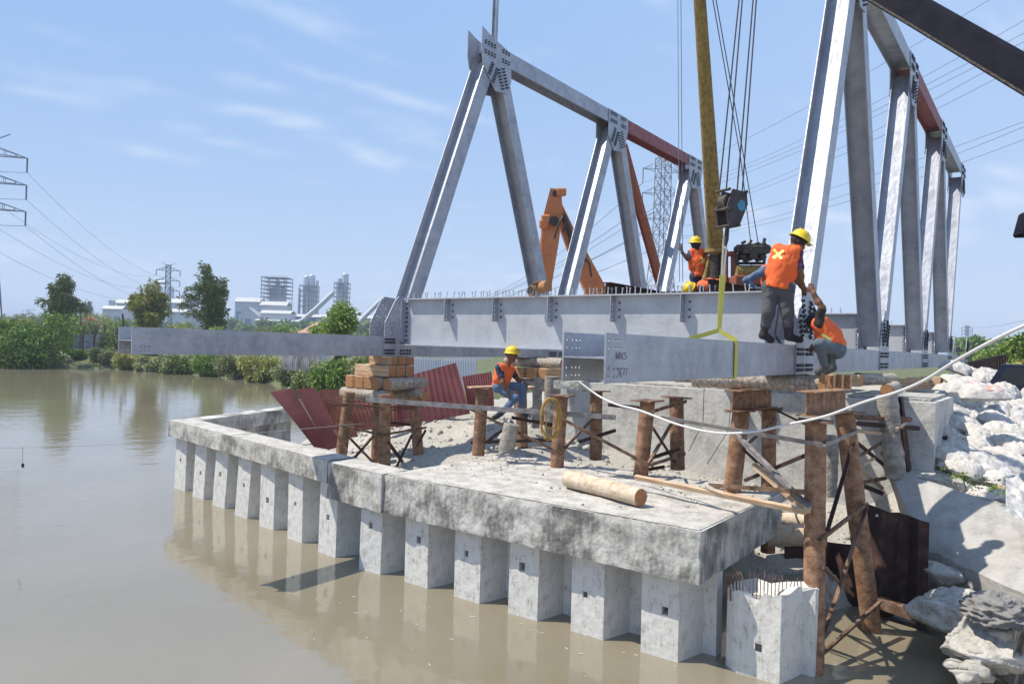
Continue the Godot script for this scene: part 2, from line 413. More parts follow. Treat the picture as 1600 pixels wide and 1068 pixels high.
func make_camera_and_light() -> void:
	var yaw := deg_to_rad(36.4); var pit := deg_to_rad(0.33); var roll := deg_to_rad(1.62)
	var b := Basis(Vector3.UP, yaw) * Basis(Vector3.RIGHT, pit) * Basis(Vector3.BACK, roll)
	fw = -b.z; rt = b.x; upv = b.y
	var cam := Camera3D.new(); cam.name = "camera"
	cam.transform = Transform3D(b, EYE)
	cam.fov = rad_to_deg(2.0 * atan(534.0 / F)); cam.near = 0.05; cam.far = 6000.0
	add_child(cam); cam.current = true
	var env := Environment.new()
	env.tonemap_mode = Environment.TONE_MAPPER_LINEAR
	env.tonemap_exposure = 1.2
	env.background_mode = Environment.BG_SKY
	env.background_energy_multiplier = 1.0
	env.sdfgi_enabled = true; env.ssao_enabled = true; env.ssil_enabled = true
	var sky := Sky.new(); var pm := PanoramaSkyMaterial.new()
	pm.panorama = sky_image(); sky.sky_material = pm
	env.sky = sky
	env.fog_enabled = true; env.fog_density = 0.0005; env.fog_light_color = Color(0.78, 0.84, 0.94)
	var we := WorldEnvironment.new(); we.name = "environment"; we.environment = env; add_child(we)
	var sun := DirectionalLight3D.new(); sun.name = "sun"
	sun.light_energy = 1.6; sun.light_color = Color(1.0, 0.965, 0.90); sun.light_angular_distance = 0.5; sun.shadow_enabled = true
	add_child(sun)
	sun.look_at_from_position(Vector3.ZERO, Vector3(0.54, -1.0, -0.38), Vector3.UP)

func sky_image() -> ImageTexture:
	var w := 1024; var h := 512
	var img := Image.create(w, h, false, Image.FORMAT_RGBF)
	var a := FastNoiseLite.new(); a.seed = 5; a.frequency = 1.0; a.fractal_octaves = 5
	var b := FastNoiseLite.new(); b.seed = 9; b.frequency = 1.0; b.fractal_octaves = 3
	var sun := Vector3(-0.54, 1.0, 0.38).normalized()
	for j in h:
		var el := PI * (0.5 - (j + 0.5) / h)
		var y := sin(el)
		for i in w:
			var az := TAU * ((i + 0.5) / w - 0.5)
			var d := Vector3(sin(az) * cos(el), y, -cos(az) * cos(el))
			var t := clampf(y, 0.0, 1.0)
			var haze := exp(-t * 4.4)
			var c := Vector3(0.175, 0.365, 0.71).lerp(Vector3(0.63, 0.735, 0.865), haze)
			var side := clampf(d.dot(sun) * 0.5 + 0.5, 0.0, 1.0)
			c = c.lerp(Vector3(0.72, 0.80, 0.94), pow(side, 3.0) * 0.42)
			if y > 0.01:
				# thin streaks of high cloud on a flat layer
				var q := Vector2(d.x, d.z) / (y + 0.10)
				var s := Vector2(q.dot(Vector2(0.40, -0.92)), q.dot(Vector2(0.92, 0.40)))
				var f := a.get_noise_2d(s.x * 1.5 + 3.0 + s.y * 0.4, s.y * 5.0) * 0.85 + b.get_noise_2d(s.x * 0.35 + 11.0, s.y * 0.35 - 4.0) * 0.75 - 0.04 * s.x
				f = smoothstep(0.24, 0.95, f) * smoothstep(0.0, 0.10, y)
				c = c.lerp(Vector3(0.86, 0.89, 0.95), f * 0.42)
			if y < 0.0: c = Vector3(0.60, 0.72, 0.90).lerp(Vector3(0.25, 0.24, 0.2), clampf(-y * 6.0, 0, 1))
			img.set_pixel(i, j, Color(c.x, c.y, c.z))
	return ImageTexture.create_from_image(img)

# ---------------------------------------------------------------- land
var bank := PackedVector2Array()
func bank_dist(p: Vector2) -> float:         # metres from the waterline, positive on land
	var best := 1e9; var s := 1.0
	for i in bank.size() - 1:
		var a := bank[i]; var b := bank[i + 1]
		var q := Geometry2D.get_closest_point_to_segment(p, a, b)
		var d := p.distance_to(q)
		if d < best:
			best = d
			s = signf((b - a).cross(p - a))
	return best * s
var hills := FastNoiseLite.new()
func far_h(p: Vector2) -> float:
	var d := bank_dist(p)
	var h := lerpf(-1.4, 1.25, smoothstep(-3.0, 4.0, d)) + smoothstep(4.0, 60.0, d) * 0.9
	return h + hills.get_noise_2d(p.x, p.y) * 0.45 * smoothstep(2.0, 12.0, d)

var LP := [   # local ground: x, z, height
	[-20.5, -9.0, -2.0], [-19, -6, -2.2], [-14, -6, -2.2], [-8, -5, -2.2], [-3.5, -5.5, -2.2], [-3.2, -8, -2.0], [-20.5, -13, -2.0], [-21.5, -17, -1.6], [-23, -22, -1.0],
	[-17.2, -10.8, 0.55], [-16, -12.5, 0.6], [-15, -10.6, 0.7], [-17.5, -14, 0.6], [-18.5, -16, 0.7], [-13.5, -11, 0.95], [-12, -10, 1.12], [-10.5, -9.6, 1.2], [-9.6, -10.2, 1.35],
	[-12, -12.2, 1.45], [-10.3, -11.6, 1.5], [-9.3, -12.5, 1.62], [-12.5, -14.5, 1.9], [-10.2, -14, 1.9], [-14.5, -14.5, 1.35], [-8.5, -13.4, 1.6], [-7.5, -13.2, 1.4], [-6, -13, 1.25], [-4.8, -13, 1.2], [-3.5, -12.6, 0.8],
	[-2.8, -11.8, 0.45], [-2.6, -13.5, 0.7], [-1.9, -13.2, 0.75], [-3.0, -10.2, -0.9], [-2.2, -9.6, -1.4], [-1.6, -10.2, -1.2], [-1.8, -8, -1.8], [-1.0, -8.0, -1.0], [-0.4, -6.6, -0.5], [-2.2, -11.6, -0.3], [-1.3, -11.3, -0.2],
	[-0.6, -9.4, 0.0], [0.2, -7.4, 0.15], [0.9, -6.0, 0.5], [0.2, -9.6, 0.0], [1.2, -7.6, 0.3], [2.5, -6, 1.2], [4.0, -4, 2.1], [2.0, -2, 1.8], [0, -1, 1.2], [-3, -2, -2],
	[-1.5, -12.2, 0.2], [-0.6, -11.8, 0.4], [0.6, -10.8, 0.6], [2.0, -9.4, 1.0], [3.6, -7.6, 1.6], [5, -10, 1.9],
	[3, -26, 2.4], [6, -22, 2.2], [9, -18, 2.0], [8, -12, 2.0], [-3, -19, 2.3], [-8, -19, 2.3], [-3, -26, 2.6], [-8, -26, 2.4],
	[-12, -18, 2.1], [-15, -18, 1.5], [-16, -23, 1.6], [-12, -26, 1.9], [-20, -28, 0.9], [-16, -34, 1.6], [-6, -34, 2.2], [2, -32, 2.3], [9, -30, 2.1],
]
const HEAP := [[582, 20.5, 0, 1488], [596, 18.6, 0, 1480], [620, 16.6, 0, 1478], [650, 14.9, 0, 1480], [680, 13.7, 0, 1486], [710, 12.9, 0, 1496], [740, 12.3, 0, 1512], [768, 11.9, 0, 1545]]   # picture row, distance, -, first column of the sack heap
var rough_n := FastNoiseLite.new()
func local_h(x: float, z: float) -> float:
	var sw := 0.0; var sh := 0.0
	for p in LP:
		var d2: float = (x - p[0]) * (x - p[0]) + (z - p[1]) * (z - p[1]) + 0.02
		var w := 1.0 / (d2 * d2)
		sw += w; sh += w * p[2]
	var h := sh / sw
	# nothing is heaped in front of the pile wall or in the slot by the broken pile
	var wall := -8.95 if x > -8.6 else lerpf(-8.95, -10.45, (-8.6 - x) / 9.0)
	if x < -2.2 and z > wall: h = lerpf(h, -2.0, smoothstep(wall, wall + 0.25, z))
	var ret := -17.75 + (z + 10.0) * 0.38
	if z > -19.0 and x < ret: h = lerpf(h, -2.0, smoothstep(ret, ret - 0.25, x))
	if z > -11.6 and x > -3.3 and x < -0.9: h = minf(h, lerpf(-0.9, h, smoothstep(-1.5, -0.7, x) ))
	return h
func ground_y(x: float, z: float) -> float:
	if x > -24 and x < 10 and z > -36 and z < -3: return local_h(x, z)
	return far_h(Vector2(x, z))

func make_land() -> void:
	hills.seed = 4; hills.frequency = 0.03
	rough_n.seed = 8; rough_n.frequency = 0.9; rough_n.fractal_octaves = 4
	for h in HEAP:       # the ground under the sacks follows their slope
		for px in [h[3] - 8.0, 1540.0, 1600.0, 1660.0]:
			var q := at_d(px, h[0] + (px - 1500.0) * .03, h[1])
			LP.append([q.x, q.z, q.y - .24])
	for p in [[-900, 562], [-200, 567], [0, 573], [100, 575], [210, 578], [300, 586], [380, 595], [440, 603]]:
		var q := at_y(p[0], p[1], 0.0)
		if p[0] == -900: q = Vector3(-330, 0, 40)
		bank.append(Vector2(q.x, q.z))
	bank.append(Vector2(-36, -31)); bank.append(Vector2(-26, -25)); bank.append(Vector2(-20.4, -19)); bank.append(Vector2(-18, -13))
	bank.append(Vector2(-2, -11.5)); bank.append(Vector2(6, -1)); bank.append(Vector2(60, 60))
	# orientation: land lies on the far side; flip the list if the sign comes out wrong
	if bank_dist(Vector2(-60, -120)) < 0: bank.reverse()
	var mb := MB.new()
	var g := []
	var radii := []
	var r := 26.0
	while r < 3000.0:
		radii.append(r); r *= 1.045
	for rr in radii:
		var row := []
		for k in 150:
			var az := deg_to_rad(-98.0 + 168.0 * k / 149.0)
			var p: Vector2 = Vector2(sin(az), -cos(az)) * float(rr)
			var y := far_h(p)
			if p.x > -23.5 and p.x < 9.5 and p.y > -35.5 and p.y < -3: y = minf(y, local_h(p.x, p.y)) - 0.5
			row.append(Vector3(p.x, y, p.y))
		g.append(row)
	mb.patch(g)
	one("ground", mb, M.ground_grass, "green and brown flat land reaching from the river bank to the horizon", "ground", "", "structure")
	mb = MB.new(); g = []
	for i in 166:
		var row := []
		for j in 171:
			var x := -24.0 + 34.0 * j / 170.0; var z := -3.0 - 33.0 * i / 165.0
			row.append(Vector3(x, local_h(x, z) + rough_n.get_noise_2d(x, z) * 0.10, z))
		g.append(row)
	mb.patch(g)
	one("terrain", mb, M.gravel, "pale sand and gravel fill heaped behind the concrete pile wall", "ground", "", "structure")
	mb = MB.new(); g = []
	for i in 2:
		var row := []
		for j in 2: row.append(Vector3(-700.0 + 900.0 * j, 0.0, 120.0 - 620.0 * i))
		g.append(row)
	mb.patch(g)
	one("water", mb, M.water, "calm silty brown river reflecting sky and bank", "river", "", "structure")
	# loose stones on the fill
	var mm := MultiMesh.new(); mm.transform_format = MultiMesh.TRANSFORM_3D; mm.mesh = stone_mesh(3)
	mm.instance_count = 2600
	rng.seed = 77
	for i in 2600:
		var x := rng.randf_range(-16.5, -1.6); var z := rng.randf_range(-15.5, -9.3)
		if i % 4 == 0:
			x = rng.randf_range(-1.6, 3.0); z = rng.randf_range(-14.0, -6.0)
		var y := local_h(x, z) + rough_n.get_noise_2d(x, z) * 0.10
		var s := 0.012 + 0.05 * pow(rng.randf(), 4.0)
		if x > -8.6 and x < -3.1 and z > -11.4: s = 0.001; y = 0.5
		mm.set_instance_transform(i, Transform3D(Basis.from_euler(Vector3(rng.randf() * 6, rng.randf() * 6, 0)) * s * 1.6, Vector3(x, y, z)))
	var mi := MultiMeshInstance3D.new(); mi.name = "gravel"; mi.multimesh = mm; mi.material_override = M.stone
	mi.set_meta("kind", "stuff")
	# flecks of foam drifting past the piles
	var fm := MB.new()
	var fleck := PackedVector2Array([Vector2(-.5, 0), Vector2(-.2, .10), Vector2(.1, .05), Vector2(.45, .12), Vector2(.55, .02), Vector2(.1, -.06), Vector2(-.25, -.03)])
	for i in 46:
		var p := at_y(rng.randf_range(480, 1120), rng.randf_range(860, 1066), 0.004)
		if p.z < -8.3: continue
		var an := rng.randfn(.4, .5); var sz := rng.randf_range(.015, .075)
		fm.prism(fleck, Vector3(p.x, .004, p.z), Vector3(cos(an), 0, -sin(an)) * sz, Vector3(sin(an), 0, cos(an)) * sz, Vector3.UP, .003)
	one("foam", fm, M.foam, "small white foam flecks drifting on the river beside the piles", "foam", "", "stuff")
	# grit and chips lying on the concrete cap
	var mc := MultiMesh.new(); mc.transform_format = MultiMesh.TRANSFORM_3D; mc.mesh = mm.mesh; mc.instance_count = 260
	for i in 260:
		var z := -8.3 - 3.0 * pow(rng.randf(), .6); var s := .008 + .022 * pow(rng.randf(), 3.0)
		mc.set_instance_transform(i, Transform3D(Basis.from_euler(Vector3(rng.randf() * 6, rng.randf() * 6, 0)) * s, Vector3(rng.randf_range(-8.3, -3.4), 1.682, z)))
	var mg := MultiMeshInstance3D.new(); mg.name = "grit"; mg.multimesh = mc; mg.material_override = M.stone
	add_child(mg); meta(mg, "scattered grit and stone chips on the pale cap surface", "grit", "", "stuff")
	add_child(mi); meta(mi, "loose grey stones strewn over the sandy fill", "gravel", "", "stuff")

func rock_r(d: Vector3, planes: Array) -> float:      # distance to the nearest cut plane along d: an angular rock
	var r := 1.25
	for p in planes:
		var k: float = d.dot(p[0])
		if k > 0.05: r = minf(r, p[1] / k)
	return r
func rock_planes(sd: int, n: int) -> Array:
	var rg := RandomNumberGenerator.new(); rg.seed = sd
	var out := []
	for i in n: out.append([Vector3(rg.randfn(0, 1), rg.randfn(0, 1), rg.randfn(0, 1)).normalized(), rg.randf_range(.62, 1.0)])
	return out
func stone_mesh(sd: int, k := 1.0) -> ArrayMesh:
	var fn := FastNoiseLite.new(); fn.seed = sd; fn.frequency = 0.8
	var mb := MB.new(); var g := []
	for i in 7:
		var row := []
		var a := PI * i / 6.0
		for j in 9:
			var b := TAU * j / 9.0
			var d := Vector3(sin(a) * cos(b), cos(a) * 0.75, sin(a) * sin(b))
			row.append(d * (1.0 + 0.5 * fn.get_noise_3dv(d * 1.5 * k)))
		g.append(row)
	mb.patch(g, true)
	return mb.mesh(M.stone)

# ---------------------------------------------------------------- bridge
const XL := -11.3        # centre lines of the two trusses
const XR := -3.1
const CB := 3.46         # underside of the bottom chord
const CT := 3.87
const TB := 10.70
const TT := 11.09
var bz := [-11.0, -17.2, -23.4, -29.6, -35.8]
var tz := [-14.1, -20.3, -26.5, -32.7]

func gusset_shape(top: bool, k: int) -> PackedVector2Array:
	# (along -z, y), relative to the node on the chord line
	if top:
		if k == 0: return PackedVector2Array([Vector2(-.62, 11.34), Vector2(-.33, 11.24), Vector2(.55, 11.06), Vector2(.58, 10.35), Vector2(.40, 10.02), Vector2(-.05, 9.95), Vector2(-.55, 10.45), Vector2(-.62, 10.75)])
		return PackedVector2Array([Vector2(-.62, 11.10), Vector2(.62, 11.10), Vector2(.66, 10.7), Vector2(.42, 9.98), Vector2(-.25, 9.90), Vector2(-.60, 10.28)])
	return PackedVector2Array([Vector2(-.42, 3.455), Vector2(.52, 3.455), Vector2(.52, 4.35), Vector2(.34, 4.70), Vector2(-.02, 4.72), Vector2(-.13, 4.62), Vector2(-.40, 4.16)])

func chord_beam(mb: MB, x: float, z0: float, z1: float, y0: float, y1: float, holes_at_start := false) -> void:
	# flanges are upright plates, the web lies flat between them
	var yc := (y0 + y1) / 2; var h := (y1 - y0) / 2
	var l := absf(z1 - z0)
	var hs := []
	if holes_at_start:
		for cxx in [.05, .14, .20, .26]:
			for yy in [-.15, -.085, .085, .15]: hs.append(Vector2(cxx, yy))
	var poly := PackedVector2Array([Vector2(0, -h), Vector2(l, -h), Vector2(l, h), Vector2(0, h)])
	for s in [-1.0, 1.0]:
		mb.plate(poly, hs, 0.013, Vector3(x + s * 0.2 - 0.008, yc, z0), Vector3(0, 0, -1), Vector3.UP, Vector3.RIGHT, 0.016)
	mb.box(Vector3(x, yc, (z0 + z1) / 2), Vector3(0.384, 0.014, l))

func make_bridge() -> void:
	var br := thing("truss_bridge", "grey galvanised steel truss bridge under assembly with a deep cross girder between its trusses", "bridge")
	for side in [0, 1]:
		var x: float = XL if side == 0 else XR
		var inner := 1.0 if side == 0 else -1.0
		var mb: MB
		# bottom chords, one length per panel
		var ends := [-10.62, -16.9, -23.1, -29.3, -35.6]
		for i in 4:
			mb = MB.new(); chord_beam(mb, x, ends[i] , ends[i + 1] + 0.006, CB, CT); part(br, "bottom_chord", mb, M.zinc)
		if side == 0:
			mb = MB.new(); chord_beam(mb, x, -5.46, -10.61, CB, CT, true); part(br, "bottom_chord", mb, M.zinc, "bottom chord length reaching out over the river with open bolt holes")
		# top chords
		for i in (2 if side == 0 else 3):
			mb = MB.new(); chord_beam(mb, x, tz[i] - 0.02 + (0.25 if i == 0 else 0.0), tz[i + 1] + 0.02, TB, TT)
			part(br, "top_chord", mb, M.primer_red if i == 1 else M.zinc, "top chord length in red primer" if i == 1 else "")
		# diagonals
		for i in (3 if side == 0 else 4):
			var w := 0.36
			mb = MB.new(); mb.hbeam(Vector3(x, 3.95, bz[i] - 0.18), Vector3(x, 10.66, tz[i] + 0.22), Vector3.RIGHT, 0.40, w, 0.018, 0.014)
			part(br, "diagonal", mb, M.zinc)
			if side == 0 and i == 2: continue
			if i < 3:
				mb = MB.new(); mb.hbeam(Vector3(x, 10.66, tz[i] - 0.22), Vector3(x, 3.95, bz[i + 1] + 0.18), Vector3.RIGHT, 0.40, w, 0.018, 0.014)
				part(br, "diagonal", mb, M.zinc)
		if side == 0:
			mb = MB.new(); mb.hbeam(Vector3(x, 10.66, tz[2] - 0.22), Vector3(x, 3.95, bz[3] + 0.18), Vector3.RIGHT, 0.40, 0.36, 0.018, 0.014); part(br, "diagonal", mb, M.zinc)
		# gusset plates with bolts or open holes
		for top in [true, false]:
			var zs: Array = tz.slice(0, 3 if side == 0 else 4) if top else bz
			for k in zs.size():
				for s in [-1.0, 1.0]:
					mb = MB.new()
					var hs := []
					if not top and k == 0 and side == 0:
						for q in [[-.30, 4.18], [-.22, 4.30], [-.30, 4.02], [-.20, 4.12], [-.12, 4.44], [-.14, 4.28], [-.24, 3.96], [-.08, 4.20], [-.14, 4.02], [-.06, 4.54], [-.07, 4.38], [-.33, 4.10], [.02, 4.46], [.02, 4.30], [-.20, 4.22]]: hs.append(Vector2(q[0], q[1]))
					mb.plate(gusset_shape(top, k), hs, 0.014, Vector3(x + s * 0.219 - 0.009, 0, zs[k]), Vector3(0, 0, -1), Vector3.UP, Vector3.RIGHT, 0.018)
					var gp := part(br, "gusset_plate", mb, M.zinc)
					var b2 := MB.new()
					var fx: float = x + s * 0.229
					var dirs := []
					if top: dirs = [[Vector2(-.10, 10.55), Vector2(-.36, -.80).normalized()], [Vector2(.12, 10.55), Vector2(.36, -.80).normalized()]]
					elif k > 0 or side == 1: dirs = [[Vector2(-.10, 4.02), Vector2(-.36, .80).normalized()], [Vector2(.14, 4.02), Vector2(.36, .80).normalized()]]
					for dd in dirs:
						var dv: Vector2 = dd[1]; var pv := Vector2(dv.y, -dv.x)
						for i in 7:
							for j in [-.13, -.07, .07, .13]:
								var q: Vector2 = dd[0] + dv * (0.02 + 0.075 * i) + pv * j
								if Geometry2D.is_point_in_polygon(q, gusset_shape(top, k)):
									b2.bolt(Vector3(fx, q.y, zs[k] - q.x), Vector3(s, 0, 0), 0.021, 0.03)
					var rows := [TB + .05, TB + .11, TT - .11, TT - .05] if top else [CB + .06, CB + .125, CT - .125, CT - .06]
					for yy in rows:
						for i in 9:
							var zz := -.48 + .115 * i
							if not top: zz = -.38 + .06 * i if i < 5 else -.38 + .09 * i
							if top and absf(zz) < .12: continue
							if Geometry2D.is_point_in_polygon(Vector2(zz, yy), gusset_shape(top, k)):
								b2.bolt(Vector3(fx, yy, zs[k] - zz), Vector3(s, 0, 0), 0.021, 0.03)
					part(gp, "bolt", b2, M.bolt_steel, "", "stuff")
	# red primed strut between the panel points of the river-side truss
	var mb2 := MB.new()
	var p0 := at_x(972, 226, -12.35); var p1 := at_x(1034, 450, -12.35)
	mb2.hbeam(p0, p1, Vector3.RIGHT, 0.32, 0.20, 0.016, 0.014)
	part(br, "diagonal", mb2, M.primer_orange, "diagonal in rusty red primer")
	# thin upright held above the first top node
	mb2 = MB.new(); mb2.hbeam(at_x(772, 72, XL + .1), at_x(777, -60, XL + .1), Vector3.RIGHT, 0.12, 0.10, 0.012, 0.012)
	part(br, "bracing_member", mb2, M.zinc)
	# cross girders
	for k in 4: make_girder(br, k)

func make_girder(br: Node3D, k: int) -> void:
	var z: float = bz[k]
	var x0 := XL + 0.42; var x1 := XR - 0.24
	var mb := MB.new()
	var xm := (x0 + x1) / 2; var l := x1 - x0
	mb.box(Vector3(xm, 4.18, z), Vector3(l, 0.92, 0.014))
	mb.box(Vector3(xm, 4.649, z), Vector3(l - 0.1, 0.022, 0.25))
	mb.box(Vector3(xm, 3.709, z), Vector3(l - 0.1, 0.022, 0.25))
	var gd := part(br, "cross_girder", mb, M.girder_paint)
	# end angles with bolts
	for s in [0, 1]:
		var xe: float = x0 if s == 0 else x1
		var dx := 1.0 if s == 0 else -1.0
		mb = MB.new(); mb.box(Vector3(xe + dx * 0.05, 4.18, z + 0.014), Vector3(0.12, 0.86, 0.013)); mb.box(Vector3(xe - dx * 0.012, 4.18, z + 0.075), Vector3(0.014, 0.86, 0.11))
		part(gd, "end_angle", mb, M.zinc)
		mb = MB.new()
		for i in 9: mb.bolt(Vector3(xe + dx * 0.06, 3.80 + 0.095 * i, z + 0.021), Vector3(0, 0, 1), 0.022, 0.025)
		part(gd, "bolt", mb, M.bolt_steel, "", "stuff")
	if k == 0:
		# short stiffeners with holes on the girder's near face
		for px in [697, 772, 858, 956, 1065]:
			var sx := at_z(px, 480, z + 0.1).x
			mb = MB.new()
			var hs := []
			for i in 5: hs.append(Vector2(0.09, 0.05 + 0.085 * i))
			mb.plate(PackedVector2Array([Vector2(0, 0), Vector2(.155, 0), Vector2(.155, .44), Vector2(0, .44)]), hs, 0.013, Vector3(sx, 4.195, z + 0.008), Vector3(0, 0, 1), Vector3.UP, Vector3.RIGHT, 0.014)
			part(gd, "stiffener", mb, M.zinc)
			mb = MB.new()
			for yy in [4.28, 4.40, 4.52]: mb.bolt(Vector3(sx + 0.10, yy, z + 0.009), Vector3(0, 0, 1), 0.018, 0.012)
			part(gd, "bolt", mb, M.bolt_steel, "", "stuff")
	# shear studs on the top flange
	mb = MB.new(); mb.tube([Vector3.ZERO, Vector3(0, .105, 0)], [0.0095], 7, false); mb.tube([Vector3(0, .105, 0), Vector3(0, .12, 0)], [0.017], 7, true)
	var me := mb.mesh(M.girder_paint)
	rng.seed = 40 + k
	var n := 40
	if k > 0:
		mb = MB.new()
	for i in n:
		for r in [-1, 1]:
			if rng.randf() < 0.12: continue
			var tl := Basis.from_euler(Vector3(rng.randfn(0, 0.07), 0, rng.randfn(0, 0.09)))
			var p := Vector3(lerpf(x0 + 0.12, x1 - 0.4, (i + rng.randf_range(-.12, .12)) / (n - 1.0)), 4.66, z + r * 0.07 + rng.randf_range(-.02, .02))
			if k == 0: inst(gd, "stud", me, Transform3D(tl, p))
			else: mb.bar(p, p + tl * Vector3(0, .12, 0), 0.02, 0.02, Vector3.RIGHT)
	if k > 0: part(gd, "stud", mb, M.girder_paint, "", "stuff")

func make_slung_beam() -> void:
	var t := thing("steel_beam", "heavy grey steel chord beam hanging level in a yellow sling, men at its far end", "beam")
	var mb := MB.new(); chord_beam(mb, XR, -5.2, -10.60, CB, CT, true)
	part(t, "chord_section", mb, M.zinc)
	mb = MB.new()
	var fm := TextMesh.new()
	for a in [["MBC5", 3.685, -5.33], ["SC77", 3.555, -5.36]]:
		var tm := TextMesh.new(); tm.text = a[0]; tm.font = text_font(); tm.font_size = 12; tm.pixel_size = 0.0062; tm.depth = 0.002; tm.material = M.pen
		inst(t, "marking", tm, Transform3D(Basis(Vector3.UP, PI / 2), Vector3(XR + 0.2095, a[1], a[2] - 0.13)))
func text_font() -> Font:
	var f := SystemFont.new(); f.font_names = PackedStringArray(["Droid Sans"]); return f

# ---------------------------------------------------------------- concrete sheet piles and cap
func pile_mesh(hx: float, hy: float, variant: int, y1 := 1.12) -> ArrayMesh:
	# local: x along the wall, z outwards, y up; the front face lies at z = 0 with a lifting hole
	var mb := MB.new()
	var w := 0.245; var y0 := -1.6
	var fn := FastNoiseLite.new(); fn.seed = variant; fn.frequency = 3.0
	var prof := [Vector2(-.54, -.66), Vector2(-.54, -.47), Vector2(-.37, -.47), Vector2(-w, 0), Vector2(w, 0), Vector2(.37, -.47), Vector2(.54, -.47), Vector2(.54, -.66)]
	for i in prof.size() - 1:
		var a: Vector2 = prof[i]; var b: Vector2 = prof[i + 1]
		if i == 3:
			# front face round a recessed square hole
			var r: float = [.042, .034, .05, .038, .046][variant % 5]
			var xs := [-w, hx - r, hx + r, w]; var ys := [y0, hy - r * 1.2, hy + r * 1.2, y1]
			for p in 3:
				for q in 3:
					if p == 1 and q == 1: continue
					mb.quad(Vector3(xs[p], ys[q + 1], 0), Vector3(xs[p + 1], ys[q + 1], 0), Vector3(xs[p + 1], ys[q], 0), Vector3(xs[p], ys[q], 0))
			var d := -0.30
			var c := [Vector3(xs[1], ys[1], 0), Vector3(xs[2], ys[1], 0), Vector3(xs[2], ys[2], 0), Vector3(xs[1], ys[2], 0)]
			for k in 4:
				var k2 := (k + 1) % 4
				mb.quad(c[k], c[k2], c[k2] + Vector3(0, 0, d), c[k] + Vector3(0, 0, d))
			mb.quad(c[3] + Vector3(0, 0, d), c[2] + Vector3(0, 0, d), c[1] + Vector3(0, 0, d), c[0] + Vector3(0, 0, d))
		else:
			# arris chipped a little along its length
			var n := 10
			for k in n:
				var ya := lerpf(y0, y1, k / float(n)); var yb := lerpf(y0, y1, (k + 1) / float(n))
				mb.quad(Vector3(a.x, yb, a.y), Vector3(b.x, yb, b.y), Vector3(b.x, ya, b.y), Vector3(a.x, ya, a.y))
	var pp := PackedVector2Array()
	for q in prof: pp.append(q)
	mb.prism(pp, Vector3(0, y1 - 0.001, 0), Vector3.RIGHT, Vector3.BACK, Vector3.UP, 0.001)
	return mb.mesh(M.pile_concrete)

func rough_block(mb: MB, o: Vector3, sx: Vector3, sy: Vector3, sz: Vector3, nx: int, ny: int, nz: int, amp: float, sd: int) -> void:
	# box from corner o with edges sx, sy, sz, its faces divided and roughened; edges worn most
	var fn := FastNoiseLite.new(); fn.seed = sd; fn.frequency = 1.6; fn.fractal_octaves = 4
	var fine := FastNoiseLite.new(); fine.seed = sd + 1; fine.frequency = 6.0
	var c := o + (sx + sy + sz) / 2
	var f := func(a: float, b: float, d: float) -> Vector3:
		var p := o + sx * a + sy * b + sz * d
		var e := 0
		for q in [a, b, d]:
			if q < 0.001 or q > 0.999: e += 1
		var k := amp * (0.35 if e < 2 else 1.0)
		return p + (c - p).normalized() * maxf(0.0, fn.get_noise_3dv(p) * 0.8 + fine.get_noise_3dv(p) * 0.6 + 0.15) * k
	var faces := [[0, 1, 2, 0.0], [0, 1, 2, 1.0], [0, 2, 1, 0.0], [0, 2, 1, 1.0], [1, 2, 0, 0.0], [1, 2, 0, 1.0]]
	var nn := [nx, ny, nz]
	for fc in faces:
		var g := []
		var na: int = nn[fc[0]]; var nb: int = nn[fc[1]]
		for i in na + 1:
			var row := []
			for j in nb + 1:
				var q := [0.0, 0.0, 0.0]
				q[fc[0]] = i / float(na); q[fc[1]] = j / float(nb); q[fc[2]] = fc[3]
				row.append(f.call(q[0], q[1], q[2]))
			g.append(row)
		var flip: bool = (fc[3] > 0.5) == (fc[1] - fc[0] == 2)
		if fc[3] < 0.5 and fc[2] != 1: flip = true
		mb.patch(g)

